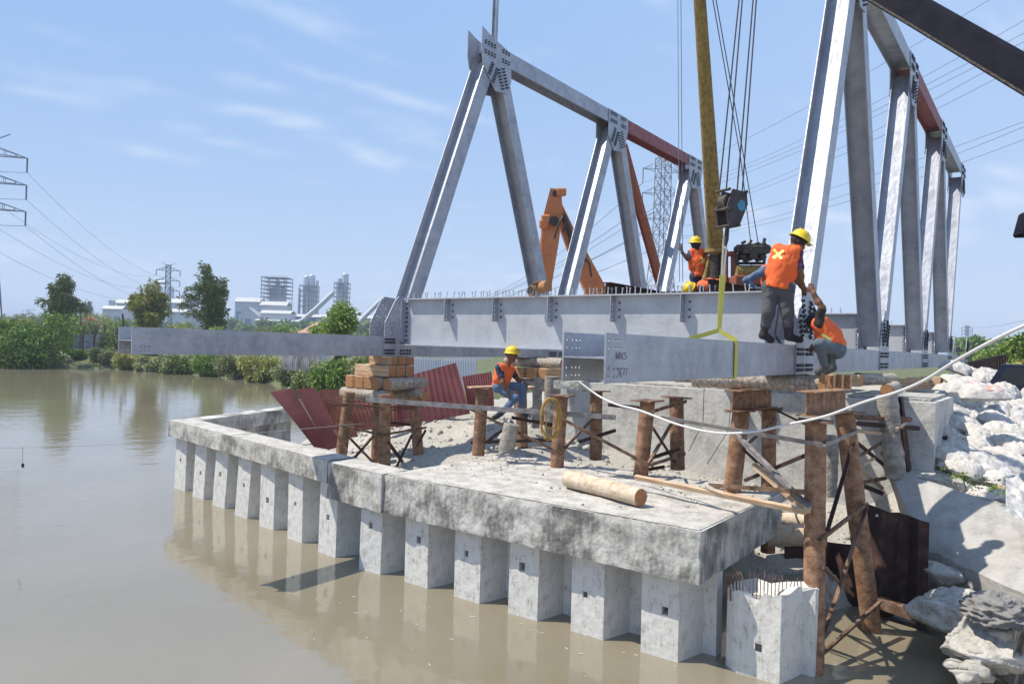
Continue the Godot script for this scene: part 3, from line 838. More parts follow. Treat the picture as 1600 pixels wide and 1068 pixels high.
func make_piles() -> void:
	var lab := "white concrete sheet pile with a square lifting hole standing in the river under the cap"
	var grp := "concrete sheet piles along the river wall"
	rng.seed = 12
	# straight run parallel to the girder
	for i in 6:
		var x := -3.80 - 1.02 * i
		if i == 0: x = -3.80
		var o := MeshInstance3D.new(); o.name = numbered("concrete_sheet_pile")
		o.mesh = pile_mesh(rng.randf_range(-.06, .08), rng.randf_range(.45, .75), i)
		add_child(o); meta(o, lab, "sheet pile", grp)
		o.transform = Transform3D(Basis.from_euler(Vector3(rng.randfn(0, .006), rng.randfn(0, .012), rng.randfn(0, .008))), Vector3(x, 0, -8.34 + rng.randf_range(-.02, .02)))
	var a := Vector3(-10.12, 0, -8.50); var b := Vector3(-17.10, 0, -9.71)
	for i in 7:
		var t := i / 6.0
		var o := MeshInstance3D.new(); o.name = numbered("concrete_sheet_pile")
		o.mesh = pile_mesh(rng.randf_range(-.05, .05), rng.randf_range(.55, .85), 20 + i, 1.34)
		add_child(o); meta(o, lab, "sheet pile", grp)
		o.transform = Transform3D(Basis.from_euler(Vector3(rng.randfn(0, .012), -0.02 + rng.randfn(0, .03), rng.randfn(-.03, .035))), a.lerp(b, t) + Vector3(-.05, 0, 0))
	# broken pile beyond the cap's end, top shattered, bars bare
	var t2 := thing("concrete_sheet_pile", "broken white concrete sheet pile, jagged top with bare rusty bars, beyond the cap's end", "sheet pile", Vector3(-2.66, 0, -8.55))
	var mb := MB.new()
	var prof := [Vector2(-.42, -.56), Vector2(-.42, -.12), Vector2(-.30, -.02), Vector2(-.245, 0.0), Vector2(.245, 0.0), Vector2(.36, -.46), Vector2(.50, -.46), Vector2(.50, -.64)]
	var fn := FastNoiseLite.new(); fn.seed = 3; fn.frequency = 2.2; fn.fractal_octaves = 4
	var ring := []
	var dense := []
	for i in prof.size():
		var p: Vector2 = prof[i]; var q: Vector2 = prof[(i + 1) % prof.size()]
		for k in 5: dense.append(p.lerp(q, k / 5.0))
	var topy := []
	for q in dense:
		var s: float = q.x
		topy.append(0.95 + 0.08 * fn.get_noise_2d(q.x * 3.2, q.y * 3.2) + (0.05 if s > 0.0 else -0.02) - (0.10 if s > -.1 and s < .03 and q.y > -.2 else 0.0))
	var hy := 0.33; var hx := -0.02
	for i in dense.size():
		var j := (i + 1) % dense.size()
		var p: Vector2 = dense[i]; var q: Vector2 = dense[j]
		var ym := minf(topy[i], topy[j]) - 0.02
		mb.quad(Vector3(p.x, topy[i], p.y), Vector3(q.x, topy[j], q.y), Vector3(q.x, -1.6, q.y), Vector3(p.x, -1.6, p.y))
		var cc := Vector2(0, -.3)
		var pi: Vector2 = p.lerp(cc, .35); var qi: Vector2 = q.lerp(cc, .35)
		var h1: float = topy[i] - .05 + .07 * fn.get_noise_2d(p.x * 3 + 4, p.y * 3); var h2: float = topy[j] - .05 + .07 * fn.get_noise_2d(q.x * 3 + 4, q.y * 3)
		mb.quad(Vector3(pi.x, h1, pi.y), Vector3(qi.x, h2, qi.y), Vector3(q.x, topy[j], q.y), Vector3(p.x, topy[i], p.y))
		mb.tri(Vector3(0, .86, -.3), Vector3(qi.x, h2, qi.y), Vector3(pi.x, h1, pi.y))
	part(t2, "shaft", mb, M.pile_concrete)
	mb = MB.new(); mb.box(Vector3(-.0, .36, .001), Vector3(.075, .085, .004)); part(t2, "painted_hole", mb, M.digger_dark)  # dark plate painted as the shade inside a hole, no real recess
	for i in 15:
		mb = MB.new()
		var bx := -.16 + .036 * i
		var zz := -.12 - .022 * i
		var hh := rng.randf_range(.12, .24)
		mb.tube([Vector3(bx, .75, zz), Vector3(bx, .95 + hh * .5, zz), Vector3(bx + rng.randfn(0, .008), .95 + hh, zz - rng.randf_range(0, .03))], [.006], 5)
		part(t2, "bar", mb, M.rust_bar)
	for i in 4:
		mb = MB.new()
		var bx := -.40 + .04 * i
		mb.tube([Vector3(bx, .8, -.05), Vector3(bx - .01, 1.1, -.05), Vector3(bx + .03, 1.16, -.05), Vector3(bx + .06, 1.1, -.06), Vector3(bx + .065, .95, -.06)], [.008], 5)
		part(t2, "bar", mb, M.rust_bar)
	# cap block the pipes stand on
	var cap := thing("pile_cap", "thick stained concrete cap block on the sheet piles carrying the rusty pipe legs", "pile cap")
	mb = MB.new(); rough_block(mb, Vector3(-8.45, 1.055, -8.17), Vector3(.70, 0, 0), Vector3(0, .605, 0), Vector3(0, 0, -3.2), 16, 12, 40, 0.04, 5)
	part(cap, "block", mb, M.stained_concrete)
	mb = MB.new(); rough_block(mb, Vector3(-7.744, 1.045, -8.155), Vector3(4.514, 0, 0), Vector3(0, .612, 0), Vector3(0, 0, -3.2), 84, 14, 40, 0.045, 6)
	part(cap, "block", mb, M.stained_concrete)
	# pale dusty upper surface: a separate skin in a lighter colour, uneven
	mb = MB.new(); var g := []
	var tn := FastNoiseLite.new(); tn.seed = 6; tn.frequency = 1.2; tn.fractal_octaves = 5
	for i in 61:
		var row := []
		for j in 101:
			var x := lerpf(-8.43, -3.26, j / 100.0); var z := lerpf(-8.20, -11.36, i / 60.0)
			var e := 0.0 if i == 0 or j == 0 or i == 60 or j == 100 else 1.0
			row.append(Vector3(x, 1.664 + e * (0.012 + 0.018 * tn.get_noise_2d(x * 1.6, z * 1.6)), z))
		g.append(row)
	mb.patch(g); part(cap, "top_skin", mb, M.cap_top, "pale dusty upper surface")
	# capping beam round the corner
	var bm := thing("capping_beam", "long stained concrete capping beam bending along the river wall to its corner", "capping beam")
	var c0 := Vector3(-8.47, 0, -8.13); var c1 := Vector3(-10.0, 0, -8.32); var c2 := Vector3(-17.52, 0, -9.62)
	for sgm in [[c0, c1, 1.05, 1.655], [c1, c2, 1.29, 1.672]]:
		var d: Vector3 = sgm[1] - sgm[0]
		var nrm := Vector3(d.z, 0, -d.x).normalized()
		if nrm.z > 0: nrm = -nrm
		mb = MB.new()
		rough_block(mb, sgm[0] + Vector3(0, sgm[2], 0), d, Vector3(0, sgm[3] - sgm[2], 0), nrm * 0.62, int(d.length() * 14), 9, 9, 0.045, 15)
		part(bm, "beam_section", mb, M.stained_concrete)
		mb = MB.new(); g = []
		for i in 10:
			var row := []
			for j in 60:
				var p: Vector3 = sgm[0] + d * (0.004 + .992 * j / 59.0) + nrm * (0.02 + 0.58 * i / 9.0)
				p.y = sgm[3] + 0.004 + (0.0 if i == 0 or i == 9 else 0.012 * (1.0 + tn.get_noise_2d(p.x * 2, p.z * 2)))
				row.append(p)
			g.append(row)
		mb.patch(g); part(bm, "top_skin", mb, M.cap_top)  # separate skin in a lighter colour over the beam top
	mb = MB.new()
	rough_block(mb, Vector3(-17.55, 1.27, -9.60), Vector3(-1.75, 0, -4.6), Vector3(0, .39, 0), Vector3(.5, 0, -.19), 60, 9, 8, 0.04, 25)
	part(bm, "beam_section", mb, M.stained_concrete)
	mb = MB.new(); mb.obox(Vector3(-18.2, .2, -12.1), Vector3(-.82, 0, -2.1), Vector3(0, 1.08, 0), Vector3(.12, 0, -.05)); part(bm, "wall_panel", mb, M.stained_concrete)
	# inner lining seen behind the corner
	mb = MB.new(); mb.obox(Vector3(-13.6, .35, -9.58), Vector3(-3.6, 0, -.63), Vector3(0, .95, 0), Vector3(.01, 0, -.06)); part(bm, "wall_panel", mb, M.stained_concrete)

func make_abutment() -> void:
	var ab := thing("bridge_abutment", "massive pale concrete abutment block under the bridge behind the pipe legs", "abutment")
	var mb := MB.new(); rough_block(mb, Vector3(-9.2, -.2, -14.45), Vector3(7.6, 0, 0), Vector3(0, 3.17, 0), Vector3(0, 0, -2.9), 60, 26, 20, 0.02, 31)
	part(ab, "block", mb, M.abutment_concrete)
	mb = MB.new(); rough_block(mb, Vector3(-9.0, 2.93, -14.7), Vector3(7.3, 0, 0), Vector3(0, .09, 0), Vector3(0, 0, -2.6), 60, 2, 20, 0.06, 37)
	part(ab, "rough_top", mb, M.rubble)

# ---------------------------------------------------------------- timber, logs, pipe legs
func put_log(a: Vector3, b: Vector3, r: float, m: Material, label: String, group := "", called := "log") -> Node3D:
	var t := thing(called, label, "log", Vector3.ZERO, group)
	var sd := names[called] as int
	var mb := MB.new()
	var pts := []; var rr := []
	rng.seed = 900 + sd
	var bend := Vector3(rng.randfn(0, .012), rng.randfn(0, .008), rng.randfn(0, .012))
	for i in 9:
		var q := i / 8.0
		pts.append(a.lerp(b, q) + bend * sin(PI * q)); rr.append(r * (1.03 - 0.08 * q) * rng.randf_range(.985, 1.015))
	mb.tube(pts, rr, 14, false, 0.02, sd)
	part(t, "bark", mb, m)
	for e in [[a, (a - b).normalized(), rr[0]], [b, (b - a).normalized(), rr[8]]]:
		mb = MB.new(); mb.tube([e[0] - e[1] * .01, e[0] + e[1] * .004], [e[2] * .97], 14, true)
		part(t, "cut_end", mb, M.log_end)
	return t
func put_timber(c: Vector3, hx: Vector3, hy: Vector3, hz: Vector3, label: String, group := "", called := "timber_block") -> Node3D:
	var t := thing(called, label, "timber", Vector3.ZERO, group)
	rng.seed = 300 + (names[called] as int)
	var b := Basis.from_euler(Vector3(rng.randfn(0, .01), rng.randfn(0, .05), rng.randfn(0, .01)))
	var mb := MB.new(); mb.cbox(c, b * hx, b * hy, b * hz, 0.012)
	part(t, "baulk", mb, M.cut_timber)
	# paler sawn ends
	var l := hx if hx.length() > hz.length() else hz
	var w := hz if hx.length() > hz.length() else hx
	for s in [-1.0, 1.0]:
		mb = MB.new(); mb.obox(c + b * l * s * 1.002, b * l.normalized() * 0.003, b * hy * .9, b * w * .9); part(t, "sawn_end", mb, M.log_end)
	return t

func pipe_leg(t: Node3D, ptop: Array, pbot: Array, ybot: float, r: float, plate := true, ddepth := 0.0) -> Array:
	var b := at_y(pbot[0], pbot[1], ybot)
	var a := at_d(ptop[0], ptop[1], depth_of(b) + ddepth)
	var mb := MB.new()
	var pts := []
	for i in 7: pts.append(b.lerp(a, i / 6.0))
	mb.tube(pts, [r], 18, true, 0.006, int(pbot[0]))
	# weld bead rings
	var ax := (a - b).normalized()
	mb.tube([b.lerp(a, .62) - ax * .008, b.lerp(a, .62) + ax * .008], [r * 1.02], 18, false)
	var lg := part(t, "leg", mb, M.rust_pipe)
	if plate:
		mb = MB.new()
		rng.seed = int(pbot[0])
		var q := Basis.from_euler(Vector3(rng.randfn(0, .03), rng.randf_range(-.3, .3), rng.randfn(0, .03)))
		mb.obox(a + Vector3(0, .014, 0), q * Vector3(.20, 0, 0), q * Vector3(0, .011, 0), q * Vector3(0, 0, .19))
		part(lg, "head_plate", mb, M.rust_bar)
	return [a, b]
func brace(t: Node3D, a: Vector3, b: Vector3, w := 0.06, m: Material = null, kind := 0) -> void:
	var mb := MB.new()
	var side := Vector3(0.2, 1, 0.4).normalized()
	if kind == 0: mb.angle(a, b, w, side)
	elif kind == 1: mb.bar(a, b, w, 0.03, Vector3(.8, .2, -.6))
	else: mb.bar(a, b, w, w, side)
	part(t, "brace", mb, m if m else M.rust_bar)

func make_trestles() -> void:
	# --- pier under the river-side truss
	var ta := thing("pipe_trestle", "four rusty pipe legs standing in sand under the stacked timber blocks", "trestle")
	var la := []
	for q in [[[546, 612], [532, 708], 14.9, .115], [[601, 616], [600.7, 731], 14.2, .115], [[590, 624], [586.5, 722], 15.4, .10], [[646, 616], [655.4, 721.5], 15.1, .11]]:
		var b := at_d(q[1][0], q[1][1] + 10, q[2]); var a := at_d(q[0][0], q[0][1], q[2])
		var mb := MB.new(); mb.tube([b, b.lerp(a, .4), b.lerp(a, .7), a], [q[3]], 16, true, .006, int(q[2] * 10)); part(ta, "leg", mb, M.rust_pipe)
		la.append([a, b])
	for q in [[[525, 662], [600, 679], 14.5, 14.05], [[600, 678], [665, 667], 14.05, 14.9], [[540, 677], [583, 722], 14.8, 15.3], [[583, 681], [553, 716], 15.3, 14.8], [[606, 690], [632, 726], 14.1, 15.0], [[643, 680], [620, 728], 15.0, 14.3], [[665, 672], [652, 695], 15, 14.7], [[523, 671], [543, 706], 14.7, 14.5], [[610, 660], [655, 665], 15.5, 15.2]]:
		brace(ta, at_d(q[0][0], q[0][1], q[2]), at_d(q[1][0], q[1][1], q[3]), .05, null if rng.randf() < .6 else M.rust_dark, 0 if q[2] < 14.9 else 1)
	# timber crib between the legs and the chord
	var g1 := "timbers packed under the river-side truss"
	for i in 3: put_timber(Vector3(-11.30, 3.365, -10.80 - .24 * i), Vector3(.34, 0, 0), Vector3(0, .088, 0), Vector3(0, 0, .10), "short sawn orange timber in the top layer under the river-side truss chord", g1)
	for i in 3: put_timber(Vector3(-11.35, 3.155, -10.62 - .27 * i), Vector3(.50, 0, 0), Vector3(0, .115, 0), Vector3(0, 0, .115), "sawn orange timber in the second layer down under the river-side truss chord", g1)
	for i in 3: put_timber(Vector3(-11.85 + .27 * i, 2.905, -10.90), Vector3(.12, 0, 0), Vector3(0, .128, 0), Vector3(0, 0, .52), "squared timber lying along the bridge in the third layer under the river-side truss", g1)
	put_log(Vector3(-11.05, 2.90, -10.36), Vector3(-11.05, 2.90, -11.5), .125, M.bark, "grey barked log lying beside the squared timbers under the river-side truss", g1)
	put_log(Vector3(-10.78, 2.90, -10.42), Vector3(-10.78, 2.90, -11.5), .125, M.bark, "grey barked log lying outermost beside the squared timbers under the river-side truss", g1)
	put_log(Vector3(-12.10, 2.655, -10.45), Vector3(-10.72, 2.655, -10.45), .125, M.bark, "pale barked log bearing on the pipe legs in front, lowest layer", g1)
	put_log(Vector3(-12.0, 2.655, -11.15), Vector3(-10.42, 2.655, -11.15), .125, M.bark, "pale barked log bearing on the pipe legs behind, lowest layer", g1)
	# --- row of short pipe legs on the cap
	var tb := thing("pipe_trestle", "row of six short rusty pipe legs with angle braces standing on the concrete cap", "trestle")
	var b1 := pipe_leg(tb, [754, 608], [747, 711], 1.66, .118)
	var b2 := pipe_leg(tb, [814, 606], [816, 697], 1.66, .12)
	var b3 := pipe_leg(tb, [877, 619], [870, 731], 1.66, .118)
	var b4 := pipe_leg(tb, [932, 612], [931, 718], 1.66, .115)
	var b5 := pipe_leg(tb, [1012, 627], [1001, 745], 1.66, .122)
	var b6 := pipe_leg(tb, [1057, 622], [1059, 733], 1.66, .125)
	var fz := -10.58; var kz := -11.95
	for q in [[[732, 636], [876, 706], fz, fz, 0], [[875, 706], [928, 650], fz, kz, 0], [[736, 691], [862, 687], -10.9, -11.2, 1], [[874, 650], [1015, 725], fz, fz, 0], [[1015, 725], [1069, 708], fz, kz, 0],
			[[1012, 724], [1049, 660], fz, kz, 0], [[1020, 668], [1054, 720], fz, kz, 1], [[951, 632], [998, 637], kz, -11.2, 1], [[1020, 641], [1071, 626], fz, kz, 0], [[905, 690], [962, 672], kz, kz, 1], [[760, 690], [800, 660], fz, kz, 1], [[960, 742], [1038, 729], -11, kz, 1], [[1015, 716], [1062, 701], -11, kz, 1], [[800, 652], [872, 665], kz, kz, 1]]:
		brace(tb, at_z(q[0][0], q[0][1], q[2]), at_z(q[1][0], q[1][1], q[3]), .06, M.rust_bar if q[4] == 0 else M.rust_dark, q[4])
	# --- tall pier under the near truss
	var tc := thing("pipe_trestle", "tall rusty pipe legs rising from the water beyond the cap's end under the truss", "trestle")
	var c7 := pipe_leg(tc, [1158.6, 643], [1143.5, 770], 1.66, .128, true)
	var c8 := pipe_leg(tc, [1202, 640], [1200, 862], 0.62, .112, true)
	var c9 := pipe_leg(tc, [1275, 659], [1270, 1150], -.75, .122, true, 0.25)
	var c10 := pipe_leg(tc, [1320, 644], [1368, 1030], -.4, .125, true, -0.15)
	# braces are pinned to two legs each: fractions down the legs
	var L := {"7": c7, "8": c8, "9": c9, "0": c10}
	var on := func(px: float, py: float, leg: Array) -> Vector3:     # point at the leg's distance
		return at_d(px, py, depth_of((leg[0] + leg[1]) / 2) - 0.14)
	for q in [[[1150, 678], [1266, 794], "7", "9", .055, "grey_bar", 2], [[1180, 727], [1262, 797], "7", "9", .075, "plank", 2], [[993, 745], [1260, 799], "7", "9", .06, "plank", 2], [[1110, 757], [1261, 768], "8", "9", .06, "rust_bar", 0], [[1035, 651], [1288, 694], "7", "9", .055, "grey_bar", 0], [[1288, 694], [1338, 673], "9", "0", .055, "grey_bar", 0], [[1165, 750], [1262, 710], "8", "0", .05, "rust_dark", 0],
			[[1279, 1014], [1355, 790], "9", "0", .05, "rust_bar", 0], [[1274, 1029], [1376, 938], "9", "0", .055, "rust_bar", 0], [[1281, 841], [1353, 786], "9", "0", .06, "rust_bar", 0], [[1293, 828], [1334, 690], "9", "0", .05, "rust_dark", 0], [[1286, 886], [1333, 929], "9", "0", .05, "rust_bar", 1], [[1212, 640], [1270, 668], "8", "8", .04, "rust_dark", 1], [[1170, 690], [1212, 655], "7", "8", .05, "rust_bar", 0], [[1160, 700], [1215, 752], "7", "8", .05, "rust_dark", 1]]:
		brace(tc, on.call(q[0][0], q[0][1], L[q[2]]), on.call(q[1][0], q[1][1], L[q[3]]), q[4], M[q[5]], q[6])
	# short I beams on the leg heads
	for q in [[Vector3(-3.66, 3.05, -10.28), Vector3(-3.55, 3.05, -11.72), "short rusty I-beam bridging the pair of pipe legs at the cap's edge"], [Vector3(-2.36, 3.15, -9.15), Vector3(-2.22, 3.15, -10.55), "short rusty I-beam bridging the tallest pipe legs beyond the cap"]]:
		var mb := MB.new(); mb.hbeam(q[0], q[1], Vector3.UP, .30, .24, .016, .012)
		one("steel_joist", mb, M.rust_pipe, q[2], "steel beam")
	put_log(Vector3(-4.35, 3.325, -10.55), Vector3(-2.55, 3.325, -10.70), .12, M.bark, "thick barked log bearing the near truss on two rusty I-beams")
	put_log(Vector3(-4.9, 3.345, -11.15), Vector3(-2.75, 3.345, -11.30), .11, M.bark, "barked log set behind the thick one under the near truss node")
	var g2 := "small wooden wedges beside the near truss node"
	for i in 4:
		var p := at_d(1286 + 13 * i, 597, 9.9 + .1 * i)
		put_timber(p, Vector3(.045, 0, 0), Vector3(0, .11, 0), Vector3(0, 0, .05), "small upright wooden wedge on the I-beam below the near truss", g2, "wooden_wedge")
	put_timber(at_d(1330, 594, 10.6), Vector3(.14, 0, 0), Vector3(0, .085, 0), Vector3(0, 0, .10), "orange sawn block below the near truss beside the wooden wedges")
	# packing on the abutment under the next nodes
	put_log(at_d(1340, 592, 14.0), at_d(1396, 592, 14.4), .12, M.bark, "dark barked log on the abutment top under the near truss")
	put_log(at_d(1386, 609, 12.2), at_d(1400, 603, 13.4), .10, M.bark, "log end-on with an orange cut face on top of the leaning palm post")
	for i in 3: put_timber(at_d(1412 + 22 * i, 600 - 2 * i, 17.5 + .9 * i), Vector3(.24, 0, 0), Vector3(0, .13, 0), Vector3(0, 0, .2), "orange timber block on the abutment's rough top under the near truss", "timber blocks on the abutment")
	# palm trunk posts
	for q in [[[1386, 617], [1400, 745], 12.3, .165, "grey palm trunk post leaning in front of the abutment's corner"], [[1300, 680], [1296, 775], 12.4, .12, "ringed grey palm trunk post between the tallest pipe legs"], [[842, 590], [836, 668], 16.6, .10, "slim pale palm trunk post behind the seated worker"], [[862, 588], [861, 690], 15.6, .15, "thick pale palm trunk post behind the seated worker"], [[800, 662], [790, 705], 13.0, .14, "short pale palm stump on the sand below the seated worker"]]:
		var t := thing("palm_post", q[4], "post")
		var a := at_d(q[0][0], q[0][1], q[2]); var b := at_d(q[1][0], q[1][1], q[2])
		var mb := MB.new(); var pts := []; var rr := []
		for i in 15:
			pts.append(b.lerp(a, i / 14.0)); rr.append(q[3] * (1.04 if i % 2 == 0 else .97))
		mb.tube(pts, rr, 14, true, .015, 4); part(t, "trunk", mb, M.palm_trunk)
	# frame of bars round the leaning palm post
	var tf := thing("pipe_trestle", "frame of dark steel bars and boards round the leaning palm post", "trestle")
	for q in [[[1335, 651], [1423, 655], .07, "rust_bar", 2], [[1335, 661], [1436, 669], .06, "rust_dark", 2], [[1332, 672], [1412, 680], .05, "plank", 2], [[1338, 690], [1392, 735], .06, "rust_dark", 0], [[1341, 712], [1390, 682], .06, "rust_bar", 0], [[1330, 722], [1378, 762], .06, "plank", 2], [[1410, 668], [1418, 735], .05, "rust_dark", 0], [[1345, 730], [1388, 700], .05, "plank", 1], [[1400, 672], [1416, 660], .05, "plank", 1], [[1340, 755], [1378, 770], .07, "rust_dark", 2], [[1344, 752], [1384, 745], .07, "rust_bar", 0]]:
		brace(tf, at_d(q[0][0], q[0][1], 12.0), at_d(q[1][0], q[1][1], 12.5), q[2], M[q[3]], q[4])
	var mb := MB.new(); mb.hbeam(at_d(1400, 620, 12.7), at_d(1416, 760, 12.7), Vector3(1, 0, 0), .2, .2, .012, .01); part(tf, "leg", mb, M.rust_dark)
	# crib under the second node of the river-side truss
	var g3 := "logs and timbers under the second node of the river-side truss"
	for i in 2: put_log(Vector3(-11.9, 3.33, -15.9 - .45 * i), Vector3(-10.1, 3.33, -15.9 - .45 * i), .125, M.bark, "barked log under the second node of the river-side truss", g3)
	for i in 3: put_timber(Vector3(-11.3 + .4 * i, 3.05, -16.2), Vector3(.14, 0, 0), Vector3(0, .14, 0), Vector3(0, 0, .55), "sawn timber under the logs at the second node of the river-side truss", g3)
	for i in 2: put_log(Vector3(-12.0, 2.74, -15.85 - .6 * i), Vector3(-10.0, 2.74, -15.85 - .6 * i), .16, M.bark, "thick dark log at the foot of the timber stack, second node of the river-side truss", g3)
	for i in 3:
		put_log(Vector3(-11.6 + .6 * i, 1.7, -16.1), Vector3(-11.6 + .6 * i, 2.58, -16.1), .13, M.palm_trunk, "short upright log propping the timber stack at the second node", "props under the second node")
	# long flat bar, planks and small pieces
	mb = MB.new(); mb.bar(at_d(571, 624, 13.9), at_d(962, 652, 12.4), .035, .085, Vector3.UP)
	one("steel_flat", mb, M.grey_bar, "long grey flat steel bar running from the timber stack to the short pipe legs", "steel bar")
	for q in [[[733, 605], [786, 603], 13.7, .20, "thin sawn plank on the short pipe leg beside the seated worker"], [[800, 608], [832, 604], 14.6, .2, "thin plank end behind the seated worker's knee"]]:
		mb = MB.new(); mb.bar(at_d(q[0][0], q[0][1], q[2]), at_d(q[1][0], q[1][1], q[2] + .3), q[3], .03, Vector3.UP)
		one("wooden_plank", mb, M.plank, q[4], "plank")
	mb = MB.new(); rough_block(mb, at_d(864, 607, 11.9), Vector3(.42, 0, -.1), Vector3(0, .14, 0), Vector3(0, 0, -.3), 8, 4, 6, .04, 71)
	one("concrete_chunk", mb, M.rubble, "broken concrete chunk on the head of a short pipe leg", "concrete chunk")
	# lying log on the cap
	var a0 := at_y(888, 762, 1.68); var a1 := at_y(1001, 792, 1.68)
	a0.y = 1.815; a1.y = 1.805
	put_log(a0, a1, .125, M.pale_log, "single pale debarked log lying loose on the concrete cap")
	# logs in the gap below the cap's end
	put_log(at_d(1205, 807, 11.6), at_d(1262, 815, 11.2), .11, M.pale_log, "whitish log wedged under the tall pipe legs, upper of two")
	put_log(at_d(1200, 836, 11.0), at_d(1290, 838, 10.6), .16, M.pale_log, "thick whitish log wedged under the tall pipe legs, lower of two")
	# coil of yellow rope on a leg
	var rc := thing("rope_coil", "loose coil of yellow rope hanging on a short pipe leg", "rope")
	rng.seed = 5
	for k in 5:
		mb = MB.new(); var pts := []
		var w := rng.randf_range(.11, .16); var hh := rng.randf_range(.24, .34)
		var o := at_d(861 + rng.randf_range(-4, 4), 622, 11.85 + .01 * k)
		for i in 25:
			var an := TAU * i / 24.0
			pts.append(o + Vector3(sin(an) * w * .8, -hh + cos(an) * hh, -sin(an) * w * .6 + .012 * sin(an * 3 + k)))
		mb.tube(pts, [.011], 6, false); part(rc, "rope_loop", mb, M.rope_yellow)
	# bundle of twigs / bars poking out of the timber pier
	var tw := thing("bar_bundle", "thin rusty reinforcing bars poking out below the timber stack", "steel bars")
	for i in 16:
		mb = MB.new()
		var y := rng.randf_range(622, 640)
		mb.tube([at_d(512 + rng.randf() * 40, y + rng.randfn(0, 3), 14.4), at_d(620 + rng.randf() * 45, y + rng.randfn(4, 4), 15.0)], [.006], 5, false); part(tw, "bar", mb, M.rust_bar)
	# black cables hanging on the abutment
	for q in [[[1101, 594], [1076, 705], 12.9, "black"], [[1146, 592], [1105, 725], 12.8, "thin black"]]:
		mb = MB.new(); mb.tube([at_d(q[0][0], q[0][1], q[2]), at_d(lerpf(q[0][0], q[1][0], .3) + 5, lerpf(q[0][1], q[1][1], .6), q[2]), at_d(q[1][0], q[1][1], q[2])], [.006], 5, false)
		one("hanging_cable", mb, M.wire_black, q[3] + " cable hanging in front of the abutment face", "cable")

func corrugated(mb: MB, bl: Vector3, br: Vector3, tl: Vector3, tr: Vector3, waves: int, amp: float) -> void:
	var g := []
	var n := (br - bl).cross(tl - bl).normalized()
	for i in 7:
		var row := []
		for j in waves * 4 + 1:
			var s := j / float(waves * 4); var t := i / 6.0
			row.append(bl.lerp(br, s).lerp(tl.lerp(tr, s), t) + n * amp * sin(TAU * waves * s) + n * .05 * sin(PI * t + s))
		g.append(row)
	mb.patch(g)
func make_sheets() -> void:
	var g := "red corrugated sheets fencing the fill"
	for q in [
		[[490, 692], [513, 697], [421, 612], [456, 606], 17.2, "red_sheet", "red corrugated sheet leaning furthest outwards over the wall's corner"],
		[[512, 697], [540, 690], [461, 607], [492, 605], 17.0, "red_sheet", "red corrugated sheet leaning outwards, blue-edged, beside the most tilted one"],
		[[506, 682], [560, 676], [498, 609], [532, 607], 17.6, "rust_sheet", "rusty red corrugated sheet standing nearly upright behind the pipe legs"],
		[[556, 668], [620, 660], [530, 608], [620, 612], 17.9, "rust_sheet", "rusty red corrugated sheet partly hidden by the timber stack"],
		[[618, 662], [735, 640], [618, 592], [712, 566], 18.3, "red_sheet", "wide red corrugated sheet with a slanting top edge above the sand heap"],
		[[732, 634], [772, 628], [722, 588], [768, 580], 18.9, "red_sheet", "small red corrugated sheet beside the seated worker's back"]]:
		var mb := MB.new()
		var d: float = q[4]
		corrugated(mb, at_d(q[0][0], q[0][1] + 6, d), at_d(q[1][0], q[1][1] + 6, d + .1), at_d(q[2][0], q[2][1], d + .15), at_d(q[3][0], q[3][1], d + .25), 12, .012)
		one("corrugated_sheet", mb, M[q[5]], q[6], "metal sheet", g)
	for q in [[[636, 600], [690, 598], [636, 557], [690, 560], 24.0, "grey"], [[690, 602], [745, 598], [690, 560], [745, 560], 23.5, "pale blue-grey"]]:
		var mb := MB.new(); var d: float = q[4]
		corrugated(mb, at_d(q[0][0], q[0][1] + 10, d), at_d(q[1][0], q[1][1] + 10, d), at_d(q[2][0], q[2][1], d), at_d(q[3][0], q[3][1], d), 14, .02)
		one("corrugated_sheet", mb, M.grey_sheet, q[5] + " corrugated fence sheet standing behind the slanting red sheet", "metal sheet", g)
	var mb := MB.new(); mb.tube([at_y(691, 650, 1.9), at_y(691, 650, 1.9) + Vector3(0, .22, 0)], [.20], 14, true)
	one("tree_stump", mb, M.pale_log, "short sawn stump standing on the sand heap before the red sheet", "stump")

